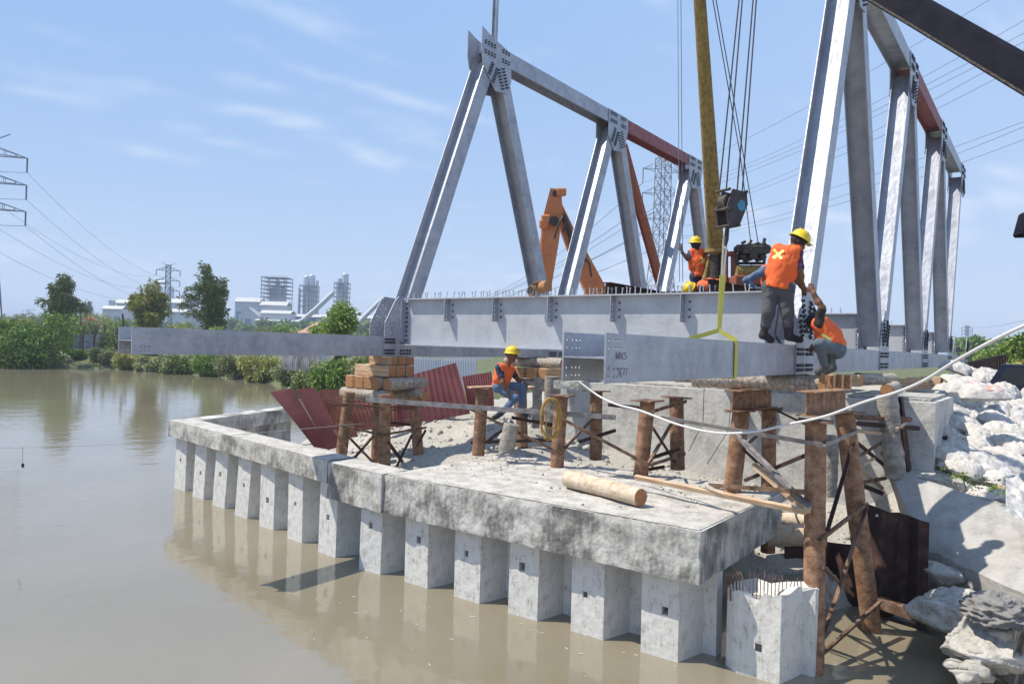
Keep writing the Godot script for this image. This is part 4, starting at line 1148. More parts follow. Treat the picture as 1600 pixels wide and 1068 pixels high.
# ---------------------------------------------------------------- near bank: broken slab, rubble, sandbags
func slab_from(top: Array, thick: Vector3, nu: int, nv: int, sd: int, edge: float) -> MB:
	# top: four corners (a b / d c order round the face); roughened broken edges
	var mb := MB.new()
	var fn := FastNoiseLite.new(); fn.seed = sd; fn.frequency = 1.4; fn.fractal_octaves = 5
	var grid := func(off: Vector3, amp: float, shrink: float) -> Array:
		var g := []
		for i in nv + 1:
			var row := []
			for j in nu + 1:
				var s := j / float(nu); var t := i / float(nv)
				var p: Vector3 = (top[0] as Vector3).lerp(top[1], s).lerp((top[3] as Vector3).lerp(top[2], s), t)
				var c: Vector3 = ((top[0] as Vector3) + top[1] + top[2] + top[3]) / 4
				var rim := 1.0 - minf(minf(s, 1 - s), minf(t, 1 - t)) * 8.0
				if rim > 0: p += (c - p).normalized() * maxf(0, fn.get_noise_3dv(p * 1.7) + .3) * edge * rim
				p = p.lerp(c, shrink)
				p += off + thick.normalized() * fn.get_noise_3dv(p * 2.0 + off) * amp
				row.append(p)
			g.append(row)
		return g
	var a: Array = grid.call(Vector3.ZERO, 0.012, 0.0)
	var m: Array = grid.call(thick * .5, 0.10, -0.01)
	var b: Array = grid.call(thick, 0.16, 0.07)
	mb.patch(a); mb.patch(b)
	for pr in [[a, m], [m, b]]:
		var r0 := []; var r1 := []
		for j in nu + 1: r0.append(pr[0][0][j]); r1.append(pr[1][0][j])
		for i in range(1, nv + 1): r0.append(pr[0][i][nu]); r1.append(pr[1][i][nu])
		for j in range(nu - 1, -1, -1): r0.append(pr[0][nv][j]); r1.append(pr[1][nv][j])
		for i in range(nv - 1, 0, -1): r0.append(pr[0][i][0]); r1.append(pr[1][i][0])
		for k in r0.size():
			var k2 := (k + 1) % r0.size()
			mb.quad(r0[k], r0[k2], r1[k2], r1[k])
	return mb

func boulder(o: Vector3, s: Vector3, sd: int, rough := 0.35, n := 22) -> MB:
	# angular lump: a ball cut by random planes, faces pitted
	var fn := FastNoiseLite.new(); fn.seed = sd; fn.frequency = 2.6; fn.fractal_octaves = 4
	var pl := rock_planes(sd, 15)
	var mb := MB.new(); var g := []
	for i in n:
		var row := []
		var a := PI * i / (n - 1.0)
		for j in n + 8:
			var b := TAU * j / (n + 8.0)
			var d := Vector3(sin(a) * cos(b), cos(a), sin(a) * sin(b))
			row.append(o + d * s * (rock_r(d, pl) + rough * .28 * fn.get_noise_3dv(d * 1.5 + Vector3(sd, 0, 0))))
		g.append(row)
	mb.patch(g, true)
	return mb

func sack_mesh(sd: int, m: Material) -> ArrayMesh:
	# a filled woven sack lying flat: two sheets joined in a seam, thin at both sewn ends, creased towards the seams
	var fn := FastNoiseLite.new(); fn.seed = sd; fn.frequency = 2.2; fn.fractal_octaves = 3
	var cr := FastNoiseLite.new(); cr.seed = sd + 50; cr.frequency = 5.0; cr.fractal_type = FastNoiseLite.FRACTAL_RIDGED; cr.fractal_octaves = 2
	var rg := RandomNumberGenerator.new(); rg.seed = sd
	var sag := rg.randf_range(-.25, .25); var bend := rg.randf_range(-.08, .08)
	var mb := MB.new()
	for side in [1.0, -1.0]:
		var g := []
		for i in 17:
			var row := []
			for j in 27:
				var u := -1.0 + 2.0 * j / 26.0; var v := -1.0 + 2.0 * i / 16.0
				if side < 0: v = -v
				var hh := pow(maxf(0.0, 1.0 - pow(absf(u), 3.2)), .62) * pow(maxf(0.0, 1.0 - pow(absf(v), 2.6)), .55)
				var x := .41 * u; var z := .25 * v * (1.0 - .13 * (1.0 - u * u) * -1.0 - .10 * absf(u))
				var edge := smoothstep(.35, 1.0, absf(u))
				var y: float = side * hh * (.17 if side > 0 else .10) * (1.0 + sag * u)
				y += hh * (fn.get_noise_2d(x * 2.2 + side, z * 2.2) * .03 + (cr.get_noise_2d(x * .45, z * (1.0 + edge)) - .35) * .034 * (1.0 + edge))
				y += bend * u * u + .02 * sin(v * 4.0 + sd) * edge
				row.append(Vector3(x, y, z))
			g.append(row)
		mb.patch(g)
	return mb.mesh(m)

func make_near_bank() -> void:
	# big broken slab, tilted towards the water
	var mb := slab_from([at_d(1392, 734, 12.4), at_d(1660, 812, 10.4), at_d(1680, 962, 8.2), at_d(1440, 858, 10.9)], Vector3(.02, -.50, -.04), 60, 26, 3, .06)
	one("concrete_slab", mb, M.slab_concrete, "big broken concrete slab tilted on the bank with tall shadow stripes across it", "concrete slab")
	mb = slab_from([at_d(1425, 710, 13.6), at_d(1500, 724, 13.0), at_d(1510, 756, 12.0), at_d(1392, 742, 12.4)], Vector3(.05, -.4, -.1), 24, 14, 8, .2)
	one("concrete_slab", mb, M.rubble, "rough crumbling concrete lump behind the big broken slab", "concrete slab")
	for q in [
		[[1512, 958], 9.1, Vector3(.60, .33, .44), 3, "pale jagged concrete boulder under the big broken slab"],
		[[1556, 1014], 8.2, Vector3(.55, .27, .42), 5, "flat pale concrete boulder at the water's edge below the grey rag"],
		[[1478, 900], 10.2, Vector3(.28, .2, .25), 7, "small pale boulder wedged between slab and rusty sheet piles"],
		[[1606, 985], 8.1, Vector3(.36, .22, .3), 9, "pale boulder beside the grey rag at the water's edge"]]:
		mb = boulder(at_d(q[0][0], q[0][1], q[1]), q[2], q[3], .5, 34)
		one("boulder", mb, M.rubble, q[4], "boulder")
	rng.seed = 31
	for i in 16:
		var p := at_d(rng.randf_range(1478, 1610), rng.randf_range(1005, 1062), rng.randf_range(7.8, 8.3))
		mb = boulder(p, Vector3(rng.randf_range(.08, .17), rng.randf_range(.05, .09), rng.randf_range(.07, .13)), 40 + i, .4, 12)
		one("river_stone", mb, M.stone, "rounded wet stone at the river's edge below the boulders", "stone", "stones at the river's edge")
	# rag bundle
	mb = MB.new()
	var fn := FastNoiseLite.new(); fn.seed = 21; fn.frequency = 1.3; fn.fractal_type = FastNoiseLite.FRACTAL_RIDGED; fn.fractal_octaves = 3
	var g := []
	var o := at_d(1556, 957, 8.15)
	for i in 40:
		var row := []
		for j in 52:
			var a := PI * .62 * i / 39.0; var b := TAU * j / 52.0
			var d := Vector3(sin(a) * cos(b), cos(a), sin(a) * sin(b))
			var r := 1.0 + .30 * fn.get_noise_3dv(Vector3(d.x * 1.1, d.y * 1.6, d.z * 1.1) + Vector3(2, 0, 5))
			row.append(o + Vector3(d.x * .30, d.y * .19, d.z * .27) * r)
		g.append(row)
	mb.patch(g, true)
	one("cloth_rag", mb, M.rag, "crumpled dark grey cloth lying on the boulders at the water's edge", "cloth")
	mb = MB.new(); g = []
	for i in 16:
		var row := []
		for j in 12:
			var p := at_d(1588 + 3.0 * j - 2.0 * i * .4, 985 + 6.0 * i, 7.7 + .02 * i) + Vector3(0, 0, .05 * sin(j * 1.3 + i * .3))
			row.append(p)
		g.append(row)
	mb.patch(g)
	one("cloth_rag", mb, M.rag, "strip of dark grey cloth trailing down the stones into the water", "cloth")
	# rusty steel sheet piles
	var sp := func(px: Array, label: String, hole_discs: bool) -> void:
		var t := thing("steel_sheet_pile", label, "sheet pile")
		var b := MB.new()
		var n: int = px.size()
		for i in n - 1:
			var a: Vector3 = px[i][0]; var c: Vector3 = px[i + 1][0]
			b.quad(a, c, Vector3(c.x, px[i + 1][1], c.z), Vector3(a.x, px[i][1], a.z))
			var th := Vector3(.02, 0, -.012)
			b.quad(a + th, c + th, c, a)
			b.quad(c + th, a + th, Vector3(a.x, px[i][1], a.z) + th, Vector3(c.x, px[i + 1][1], c.z) + th)
		part(t, "web", b, M.rust_dark)
		if hole_discs:
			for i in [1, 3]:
				b = MB.new(); b.tube([px[i][0] + Vector3(-.02, -.10, .03), px[i][0] + Vector3(-.02, -.10, .036)], [.022], 10, true); part(t, "painted_hole", b, M.shed_white)  # white discs painted as daylight showing through holes, the web is solid
	var wet := -.4
	var z1 := -11.75
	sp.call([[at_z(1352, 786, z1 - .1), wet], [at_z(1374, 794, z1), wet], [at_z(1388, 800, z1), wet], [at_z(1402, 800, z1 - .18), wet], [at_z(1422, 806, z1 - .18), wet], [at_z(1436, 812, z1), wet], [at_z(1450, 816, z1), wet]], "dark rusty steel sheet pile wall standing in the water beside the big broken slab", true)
	sp.call([[Vector3(-3.35, .80, -11.95), wet], [Vector3(-3.1, .85, -12.15), wet], [Vector3(-2.75, .84, -12.15), wet], [Vector3(-2.5, .9, -11.95), wet], [Vector3(-2.25, .92, -11.95), wet], [Vector3(-2.05, 1.0, -12.1), wet]], "dark rusty steel sheet pile wall in the shade behind the tall pipe legs", false)
	sp.call([[at_d(1420, 702, 13.6), .9], [at_d(1436, 697, 13.4), .9], [at_d(1452, 692, 13.4), .9], [at_d(1463, 680, 13.6), .9], [at_d(1478, 682, 13.4), .9], [at_d(1484, 668, 14.2), .9], [at_d(1500, 668, 14.4), .9], [at_d(1512, 655, 15), .9]], "rusty steel sheet pile tops stepping up between the abutment and the white sacks", false)
	mb = MB.new(); mb.bar(at_y(1372, 940, .22), at_y(1476, 975, .16), .16, .14, Vector3.UP)
	one("timber_waler", mb, M.rust_bar, "heavy weathered beam lying at the waterline before the rusty sheet piles", "beam")
	mb = MB.new(); mb.bar(at_d(1520, 752, 11.6), at_d(1573, 762, 11.0), .06, .05, Vector3.UP)
	one("wooden_plank", mb, M.plank, "short orange batten on the weeds at the top edge of the big broken slab", "plank")
	# sandbags
	var white := []; var grey := []
	for i in 7: white.append(sack_mesh(60 + i, M.sack))
	for i in 4: grey.append(sack_mesh(80 + i, M.sack_grey))
	rng.seed = 8
	var cnt := 0
	var py := 770.0
	while py > 578.0:
		var hi := 0
		while hi < HEAP.size() - 2 and HEAP[hi + 1][0] < py: hi += 1
		var f := clampf((py - HEAP[hi][0]) / float(HEAP[hi + 1][0] - HEAP[hi][0]), 0, 1)
		var dd := lerpf(HEAP[hi][1], HEAP[hi + 1][1], f); var x0 := lerpf(HEAP[hi][3], HEAP[hi + 1][3], f)
		var step := .50 * F / dd
		var px := x0 + rng.randf_range(-10, 14)
		while px < 1655.0:
			for layer in 2:
				var q := at_d(px + rng.randfn(0, 5), py + (px - 1500.0) * .03 + rng.randfn(0, 3), dd + rng.randfn(0, .12))
				q.y -= .05 + .17 * layer
				if layer == 1: q += rt * .2
				if py < 592 and px > 1548: continue
				var o2 := MeshInstance3D.new(); o2.name = numbered("sandbag")
				var isg := rng.randf() < .22
				o2.mesh = (grey if isg else white)[rng.randi() % (4 if isg else 7)]
				add_child(o2)
				meta(o2, "dusty grey filled sack in the heap beside the abutment" if isg else "white filled sack in the heap beside the abutment", "sandbag", "sandbags heaped on the bank")
				var sl := Basis(Vector3.UP, -.55 + rng.randfn(0, .4) + (PI / 2 if rng.randf() < .25 else 0.0))
				var tilt := Basis(rt, rng.randfn(.30, .18)) * Basis(fw, rng.randfn(0, .13))
				o2.transform = Transform3D(tilt * sl * Basis.from_scale(Vector3(rng.randf_range(.78, 1.05), rng.randf_range(.8, 1.15), rng.randf_range(.75, 1.0))), q)
				cnt += 1
			px += step * rng.randf_range(.8, 1.15)
		py -= .215 * F / dd
	# sacks with red print
	for q in [[[1540, 615], 13.2], [[1512, 607], 15.5]]:
		var t := thing("sandbag", "white sack with a faded red printed patch lying on the heap of sacks", "sandbag", at_d(q[0][0], q[0][1], q[1]), "printed sacks on the heap")
		t.rotation = Vector3(.25, .3, .05)
		inst(t, "sack_body", white[0])
		mb = MB.new(); var g2 := []
		for i in 9:
			var row := []
			for j in 13:
				var a := lerpf(-.22, .22, j / 12.0); var b := lerpf(-.05, .19, i / 8.0)
				row.append(Vector3(a, .158 - .9 * b * b - .25 * a * a, b))
			g2.append(row)
		mb.patch(g2); part(t, "red_print", mb, M.faded_red)
	# small weeds along the slab's edge
	var wm := leaf_cluster_mesh(3, .045, 10)
	var mm := MultiMesh.new(); mm.transform_format = MultiMesh.TRANSFORM_3D; mm.mesh = wm; mm.instance_count = 120
	for i in 120:
		var t := rng.randf()
		var p := at_d(lerpf(1478, 1600, t) + rng.randfn(0, 8), lerpf(738, 778, t) + rng.randfn(0, 5), lerpf(12.2, 10.4, t))
		mm.set_instance_transform(i, Transform3D(Basis.from_euler(Vector3(rng.randf() * .6, rng.randf() * 6, rng.randf() * .6)) * rng.randf_range(.5, 1.2), p))
	var mi := MultiMeshInstance3D.new(); mi.name = "weeds"; mi.multimesh = mm; mi.material_override = M.leaf_mid; add_child(mi)
	meta(mi, "low green weeds growing along the broken slab's upper edge", "weeds", "", "stuff")
	# crumpled clear sheeting at the frame edge
	mb = MB.new(); g = []
	var pn := FastNoiseLite.new(); pn.seed = 3; pn.frequency = 3.0; pn.fractal_octaves = 3
	for i in 20:
		var row := []
		for j in 20:
			var p := at_d(1572 + 4 * j, 742 + 3.2 * i + 1.2 * j, 10.3 - .06 * i)
			p += Vector3(0, 1, 0) * pn.get_noise_2d(i * .05, j * .05) * .10
			row.append(p)
		g.append(row)
	mb.patch(g)
	one("plastic_sheet", mb, M.sack, "crumpled whitish plastic sheeting at the top of the broken slab", "plastic sheet")
	# white hose hung across
	mb = MB.new(); var pts := []
	var ctl := [[905, 596, 11.2], [935, 618, 11.0], [965, 632, 10.6], [1000, 641, 10.2], [1060, 663, 9.5], [1120, 676, 9.0], [1180, 674, 8.6], [1230, 663, 8.3], [1290, 650, 8.0], [1350, 628, 7.6], [1400, 613, 7.2], [1445, 594, 6.8], [1490, 566, 6.4], [1540, 538, 6.0], [1600, 509, 5.6], [1680, 478, 5.2]]
	var cv := Curve3D.new()
	for i in ctl.size():
		var p := at_d(ctl[i][0], ctl[i][1], ctl[i][2])
		var p0 := at_d(ctl[maxi(i - 1, 0)][0], ctl[maxi(i - 1, 0)][1], ctl[maxi(i - 1, 0)][2]); var p1 := at_d(ctl[mini(i + 1, ctl.size() - 1)][0], ctl[mini(i + 1, ctl.size() - 1)][1], ctl[mini(i + 1, ctl.size() - 1)][2])
		cv.add_point(p, (p0 - p1) / 6, (p1 - p0) / 6)
	cv.bake_interval = .12
	for p in cv.get_baked_points(): pts.append(p)
	mb.tube(pts, [.0142], 10, true)
	one("white_hose", mb, M.cable_white, "thick white cable sagging across from the abutment over the tall pipe legs", "cable")

# ---------------------------------------------------------------- plants
func leaf_cluster_mesh(sd: int, size: float, n: int, slim := 0.45, droop := 0.2) -> ArrayMesh:
	# n leaf blades sprouting round a point; vertex colours vary the green a little
	var rg := RandomNumberGenerator.new(); rg.seed = sd
	var mb := MB.new()
	for i in n:
		var d := Vector3(rg.randfn(0, 1), rg.randfn(.25, .8), rg.randfn(0, 1)).normalized()
		var l := size * rg.randf_range(.7, 1.3)
		var o := d * size * rg.randf_range(.1, .9)
		var w := d.cross(Vector3(rg.randfn(0, 1), rg.randfn(0, 1), rg.randfn(0, 1)).normalized()).normalized() * l * slim * .5
		var tip := o + d * l - Vector3(0, droop * l, 0)
		var mid := o + d * l * .5
		mb.col = Color(1, 1, 1) * rg.randf_range(.65, 1.3)
		mb.tri(o, mid + w, tip); mb.tri(o, tip, mid - w)
	return mb.mesh(null)
func crown_mm(cl: Mesh, pts: Array, m: Material, smin: float, smax: float, sd: int) -> MultiMeshInstance3D:
	var rg := RandomNumberGenerator.new(); rg.seed = sd
	var mm := MultiMesh.new(); mm.transform_format = MultiMesh.TRANSFORM_3D; mm.use_colors = false; mm.mesh = cl
	mm.instance_count = pts.size()
	for i in pts.size():
		mm.set_instance_transform(i, Transform3D(Basis.from_euler(Vector3(rg.randf_range(-.5, .5), rg.randf() * TAU, rg.randf_range(-.5, .5))) * rg.randf_range(smin, smax), pts[i]))
	var mi := MultiMeshInstance3D.new(); mi.name = "crown"; mi.multimesh = mm; mi.material_override = m
	return mi
var leafk := {}
func plant(called: String, label: String, group: String, base: Vector3, h: float, w: float, m: Material, sd: int, shape := 0, leaf := .16, count := 900, lean := Vector3.ZERO) -> void:
	# shape 0: rounded bush, 1: feathery bamboo clump of arching canes, 2: open tree on a trunk
	var t := thing(called, label, "tree" if called.contains("tree") or called.contains("bamboo") else "bush", base, group)
	var rg := RandomNumberGenerator.new(); rg.seed = sd
	var mb := MB.new(); var pts := []
	if shape == 0:
		for i in 7:
			var a := rg.randf() * TAU
			mb.tube([Vector3.ZERO, Vector3(cos(a) * w * .15, h * .4, sin(a) * w * .15), Vector3(cos(a) * w * .33, h * .75, sin(a) * w * .33)], [h * .02, h * .012, h * .005], 6, false)
		var lobes := []
		for i in 11:
			var a := rg.randf() * TAU; var rr := sqrt(rg.randf()) * .36 * w
			lobes.append([Vector3(cos(a) * rr, h * rg.randf_range(.25, .75), sin(a) * rr), rg.randf_range(.18, .30) * minf(w, h * 1.5)])
		for i in count:
			var lb: Array = lobes[i % 11]
			var d := Vector3(rg.randfn(0, 1), rg.randfn(0, 1), rg.randfn(0, 1)).normalized()
			var p: Vector3 = lb[0] + d * lb[1] * pow(rg.randf(), .33) * rg.randf_range(.85, 1.12)
			p.y = maxf(p.y, .05 + .1 * rg.randf())
			if p.y > h: p.y = h - rg.randf() * .2 * h
			pts.append(p)
	elif shape == 1:
		for i in 26:
			var a := rg.randf() * TAU
			var f0 := rg.randf(); var out := lerpf(.06, .55, f0) * w; var hh := h * (1.06 - .42 * f0 * f0 - .16 * rg.randf())
			var c := []
			for k in 9:
				var q := k / 8.0
				c.append(Vector3(cos(a) * out * pow(q, 1.6), hh * (q - (.1 + .28 * f0) * pow(q, 4.0)) / (.9 - .2 * f0), sin(a) * out * pow(q, 1.6)) + lean * q * q * h)
			mb.tube(c, [.035, .03, .03, .025, .02, .015, .012, .008, .004], 5, false)
			for k in count / 26:
				var q := pow(rg.randf(), .95) * .98 + .04
				var f := q * 8.0; var i0 := int(f)
				var p: Vector3 = (c[mini(i0, 8)] as Vector3).lerp(c[mini(i0 + 1, 8)], f - i0)
				var s := .05 * w * (1.15 - q) + .008 * w
				pts.append(p + Vector3(rg.randfn(0, s), rg.randfn(-.02 * h, s * .7), rg.randfn(0, s)))
	else:
		var tr := [Vector3.ZERO, Vector3(.03 * w, h * .25, 0), Vector3(-.02 * w, h * .5, .02 * w), Vector3(0, h * .8, 0)]
		mb.tube(tr, [h * .028, h * .022, h * .015, h * .005], 8, false)
		var lobes := []
		for i in 13:
			var a := rg.randf() * TAU; var y := rg.randf_range(.32, .88)
			var rr := w * .42 * sin(PI * clampf((y - .1) / .95, .05, .95)) * rg.randf_range(.5, 1.0)
			var e := Vector3(cos(a) * rr, h * y, sin(a) * rr) + lean * h * y
			mb.tube([Vector3(0, h * (y - .22), 0), e * .6 + Vector3(0, h * (y - .1), 0) * .4, e], [h * .010, h * .006, h * .003], 5, false)
			lobes.append([e, rg.randf_range(.12, .22) * w])
		for i in count:
			var lb: Array = lobes[i % 13]
			var d := Vector3(rg.randfn(0, 1), rg.randfn(0, .8), rg.randfn(0, 1)).normalized()
			pts.append(lb[0] + d * lb[1] * pow(rg.randf(), .4) * rg.randf_range(.8, 1.25))
	part(t, "trunk", mb, M.stem)
	var key := "%d_%d_%d" % [shape, int(leaf * 100), sd % 3]
	if not leafk.has(key): leafk[key] = leaf_cluster_mesh(sd % 3 + 10 * shape, leaf, 9, .26 if shape == 1 else .5, .5 if shape == 1 else .15)
	var cm := crown_mm(leafk[key], pts, m, .7, 1.35, sd)
	cm.set_meta("kind", "stuff"); t.add_child(cm)
func ground_at(px: float, py: float, dep: float) -> Vector3:
	var p := at_d(px, py, dep); p.y = ground_y(p.x, p.z); return p
func put(called: String, label: String, group: String, px: float, ytop: float, wpx: float, dep: float, m: String, sd: int, shape := 0, leaf := .2, count := 900, lean := Vector3.ZERO) -> void:
	var b := ground_at(px, 540, dep)
	var top := at_d(px, ytop, dep).y
	b.y = maxf(b.y - .1, -.1)
	plant(called, label, group, b, maxf(top - b.y, .5), wpx * dep / F, M[m], sd, shape, leaf, count, lean)

func make_plants() -> void:
	# far bank, trees first
	put("bamboo_clump", "tall feathery dark green bamboo clump behind the round bush at the river bend", "bamboo clumps on the far bank", 88, 432, 66, 96, "leaf_dark", 3, 1, .42, 1150, Vector3(.10, 0, 0))
	put("bamboo_clump", "yellowish green rounded bamboo clump with drooping tips before the white sheds", "bamboo clumps on the far bank", 232, 442, 66, 88, "leaf_olive", 4, 1, .40, 1250)
	put("bamboo_clump", "tallest dark green bamboo clump bending over to one side before the plant", "bamboo clumps on the far bank", 338, 416, 74, 84, "leaf_dark", 5, 1, .40, 1500, Vector3(-.20, 0, 0))
	put("small_tree", "bright green bushy tree in front of the tall process columns", "", 522, 468, 74, 56, "leaf_light", 6, 2, .30, 1000)
	put("round_bush", "large round glossy green bush overhanging the water at the river bend", "", 52, 488, 128, 78, "leaf_mid", 7, 0, .34, 1700)
	put("round_bush", "small yellow-green bush showing above the long chord beam", "", 338, 504, 34, 80, "leaf_light", 8, 0, .3, 500)
	var lab := "green shrub on the far river bank above the waterline"
	rng.seed = 55
	var k := 0
	for q in [[130, 546, 52, 84], [165, 545, 60, 82], [205, 550, 56, 80], [245, 556, 58, 78], [285, 552, 66, 74], [330, 553, 66, 71], [375, 553, 70, 68], [415, 556, 66, 64], [452, 572, 50, 60], [490, 578, 50, 48], [520, 560, 56, 46], [555, 548, 60, 46], [-40, 520, 80, 84], [585, 552, 50, 46], [180, 520, 40, 96], [30, 545, 80, 80]]:
		put("bank_shrub", lab, "shrubs along the far river bank", q[0], q[1], q[2] * 1.15, q[3], ["leaf_mid", "leaf_grey", "leaf_olive", "leaf_grey", "leaf_dark"][k % 5], 100 + k, 0, .24, 560)
		k += 1
	# middle distance bushes
	for q in [[20, 492, 60, 120], [130, 500, 70, 130], [190, 498, 60, 130], [290, 500, 60, 125], [400, 508, 60, 120], [440, 508, 70, 118], [480, 512, 60, 110], [260, 508, 50, 115], [560, 508, 50, 110], [150, 486, 60, 170], [60, 478, 70, 200]]:
		put("field_bush", "dull green bush in the field between the river bank and the plant", "bushes in the field", q[0], q[1], q[2], q[3], ["leaf_mid", "leaf_olive", "leaf_grey"][k % 3], 200 + k, 0, .36, 420)
		k += 1
	# distant tree line
	for i in 30:
		var px := -60.0 + i * 24.0 + rng.randf_range(-8, 8)
		put("distant_tree", "hazy tree in the far tree line on the horizon", "trees on the horizon", px, rng.randf_range(494, 506) - (8 if i < 8 else 0), rng.randf_range(26, 40), 420 + rng.randf_range(-40, 60), ["leaf_dark", "leaf_mid"][i % 2], 300 + i, 0, 2.0, 260)
	put("conifer_tree", "slim dark pointed tree on the horizon between the bamboo clumps", "", 133, 472, 9, 400, "leaf_dark", 340, 1, 1.6, 400)
	# right side
	for q in [[1580, 528, 70, 46, "leaf_light", 1500], [1625, 515, 80, 40, "leaf_mid", 1500], [1548, 546, 44, 56, "leaf_light", 900], [1612, 560, 60, 34, "leaf_olive", 900]]:
		put("roadside_tree", "loose light green tree beside the dark railing beyond the sacks", "trees beyond the sacks", q[0], q[1], q[2], q[3], q[4], 360 + int(q[0]) % 50, 0 if q[2] < 50 else 2, .22, q[5])
	for i in 9:
		put("distant_tree", "dark rounded tree on the skyline beyond the bridge's far end", "trees beyond the bridge", 1500 + i * 13 + rng.randf_range(-4, 4), rng.randf_range(520, 530), rng.randf_range(22, 34), 190 + rng.randf_range(-20, 40), "leaf_dark" if i % 2 else "leaf_mid", 400 + i, 0, .9, 420)

# ---------------------------------------------------------------- cranes, digger, car
func tubes(t: Node3D, called: String, m: Material, list: Array) -> void:
	for q in list:
		var mb := MB.new(); mb.tube(q[0], q[1] if q[1] is Array else [q[1]], 12, true); part(t, called, mb, m)
func make_cranes() -> void:
	# old yellow pole crane on the bridge deck
	var t := thing("pole_crane", "weathered yellow tubular crane mast on a rusty frame with an open engine winch", "crane")
	var base := at_d(1119, 392, 15.4); var tip := at_d(1089, -70, 12.6)
	var mb := MB.new(); var pts := []; var rr := []
	for i in 25:
		pts.append(base.lerp(tip, i / 24.0)); rr.append(lerpf(.175, .098, i / 24.0))
	mb.tube(pts, rr, 20, true, .004, 3); part(t, "mast", mb, M.boom_yellow)
	mb = MB.new(); mb.tube([base - Vector3(0, .04, 0), base + Vector3(0, .03, 0)], [.24], 20, true); part(t, "mast_flange", mb, M.boom_yellow)
	var foot := Vector3(base.x, 4.78, base.z)
	mb = MB.new(); mb.tube([foot, base], [.13], 14, true); part(t, "mast_foot", mb, M.oil_metal)
	for s in [-1.0, 1.0]:
		mb = MB.new(); mb.tube([foot + Vector3(s * .28, 0, .1), foot + Vector3(s * .24, .35, .05), base + Vector3(s * .12, -.1, 0)], [.07, .08, .05], 10, true); part(t, "mast_stay", mb, M.boom_yellow)
	# skid beams resting on the first two girders
	for s in [-.9, .9]:
		mb = MB.new(); mb.hbeam(Vector3(base.x + .5 + s, 4.77, -10.95), Vector3(base.x + .5 + s, 4.77, -17.3), Vector3.UP, .20, .18, .012, .01); part(t, "skid_beam", mb, M.rust_dark)
	mb = MB.new(); mb.box(Vector3(base.x + .5, 4.895, base.z), Vector3(2.1, .05, 2.6)); part(t, "skid_deck", mb, M.rust_dark)
	# red gantry
	var fr := [[[1131, 397], [1151, 396]], [[1147, 396], [1147, 452]], [[1133, 397], [1133, 452]]]
	for q in fr:
		mb = MB.new(); mb.bar(at_d(q[0][0], q[0][1], 15.2), at_d(q[1][0], q[1][1], 15.2), .10, .10); part(t, "gantry_post", mb, M.primer_orange)
	# winch engine
	var e := at_d(1174, 392, 15.0)
	var bs := Basis(rt, Vector3.UP, -fw)
	mb = MB.new(); mb.cbox(e, rt * .22, Vector3(0, .10, 0), fw * .2, .03); part(t, "engine_block", mb, M.oil_metal)
	for q in [[-.26, .05, .075, .10], [-.10, .08, .06, .16], [.10, .10, .07, .14], [.26, .02, .10, .20], [-.02, -.12, .08, .3], [.2, -.14, .06, .22], [-.2, -.13, .05, .2]]:
		mb = MB.new(); mb.tube([e + rt * q[0] + Vector3(0, q[1], 0) - fw * q[3] * .8, e + rt * q[0] + Vector3(0, q[1], 0) + fw * q[3]], [q[2]], 14, true); part(t, "pulley", mb, M.oil_metal)
	for q in [[[-.3, .1], [.3, .14], .03], [[-.33, .0], [-.05, .04], .035], [[-.05, .14], [.0, .22], .03], [[.24, .1], [.27, .26], .035], [[-.28, -.05], [-.26, -.5], .03], [[.28, -.05], [.26, -.5], .03], [[-.28, -.25], [.28, -.25], .03], [[-.2, .16], [-.12, .2], .03], [[.0, -.3], [.25, -.42], .025]]:
		mb = MB.new(); mb.tube([e + rt * q[0][0] + Vector3(0, q[0][1], 0), e + rt * q[1][0] + Vector3(0, q[1][1], 0)], [q[2]], 8, true); part(t, "pipe", mb, M.oil_metal)
	mb = MB.new(); mb.tube([e + rt * -.3 + Vector3(0, -.42, 0), e + rt * .34 + Vector3(0, -.42, 0)], [.13], 16, true); part(t, "winch_drum", mb, M.boom_yellow)
	mb = MB.new(); mb.cbox(e + Vector3(0, -.62, 0), rt * .4, Vector3(0, .10, 0), fw * .3, .02); part(t, "engine_bed", mb, M.primer_orange)
	# hoist ropes from the block up to the boom head out of view
	var hb := at_d(1142, 326, 8.45)
	var rp := thing("hoist_rope", "bundle of dark wire ropes rising from the hanging hook block", "wire rope")
	for q in [[[1155, 0], [1124, 298], 8.45], [[1160, 0], [1135, 297], 8.4], [[1177, 0], [1152, 298], 8.4], [[1182, 0], [1160, 299], 8.45]]:
		var lo := at_d(q[1][0], q[1][1], q[2]); var mid := at_d(q[0][0], q[0][1], q[2] + .2)
		mb = MB.new(); mb.tube([lo, mid + (mid - lo) * .5], [.0085], 6, false); part(rp, "strand", mb, M.wire_black)
	var rp2 := thing("hoist_rope", "pair of thin dark ropes slanting down to the winch engine", "wire rope")
	for q in [[[1113, 0], [1157, 243], [1174, 384]], [[1118, 0], [1153, 190], [1186, 386]]]:
		mb = MB.new(); mb.tube([at_d(q[0][0] - 6, -40, 12.6), at_d(q[1][0], q[1][1], 14), at_d(q[2][0], q[2][1], 15)], [.009], 6, false); part(rp2, "strand", mb, M.wire_black)
	var rp3 := thing("hoist_rope", "pair of fine grey ropes hanging straight down behind the red top chord", "wire rope")
	for px in [1059, 1064]:
		mb = MB.new(); mb.tube([at_d(px, -40, 24), at_d(px + 3, 440, 24)], [.012], 5, false); part(rp3, "strand", mb, M.wire_grey)
	# hook block: two side plates, sheaves between, shackle below
	var hk := thing("hook_block", "dark heavy crane hook block with worn blue paint hanging over the slung beam", "hook block")
	var u := rt * .9 + fw * .44; u = u.normalized()
	var w := u.cross(Vector3.UP).normalized()
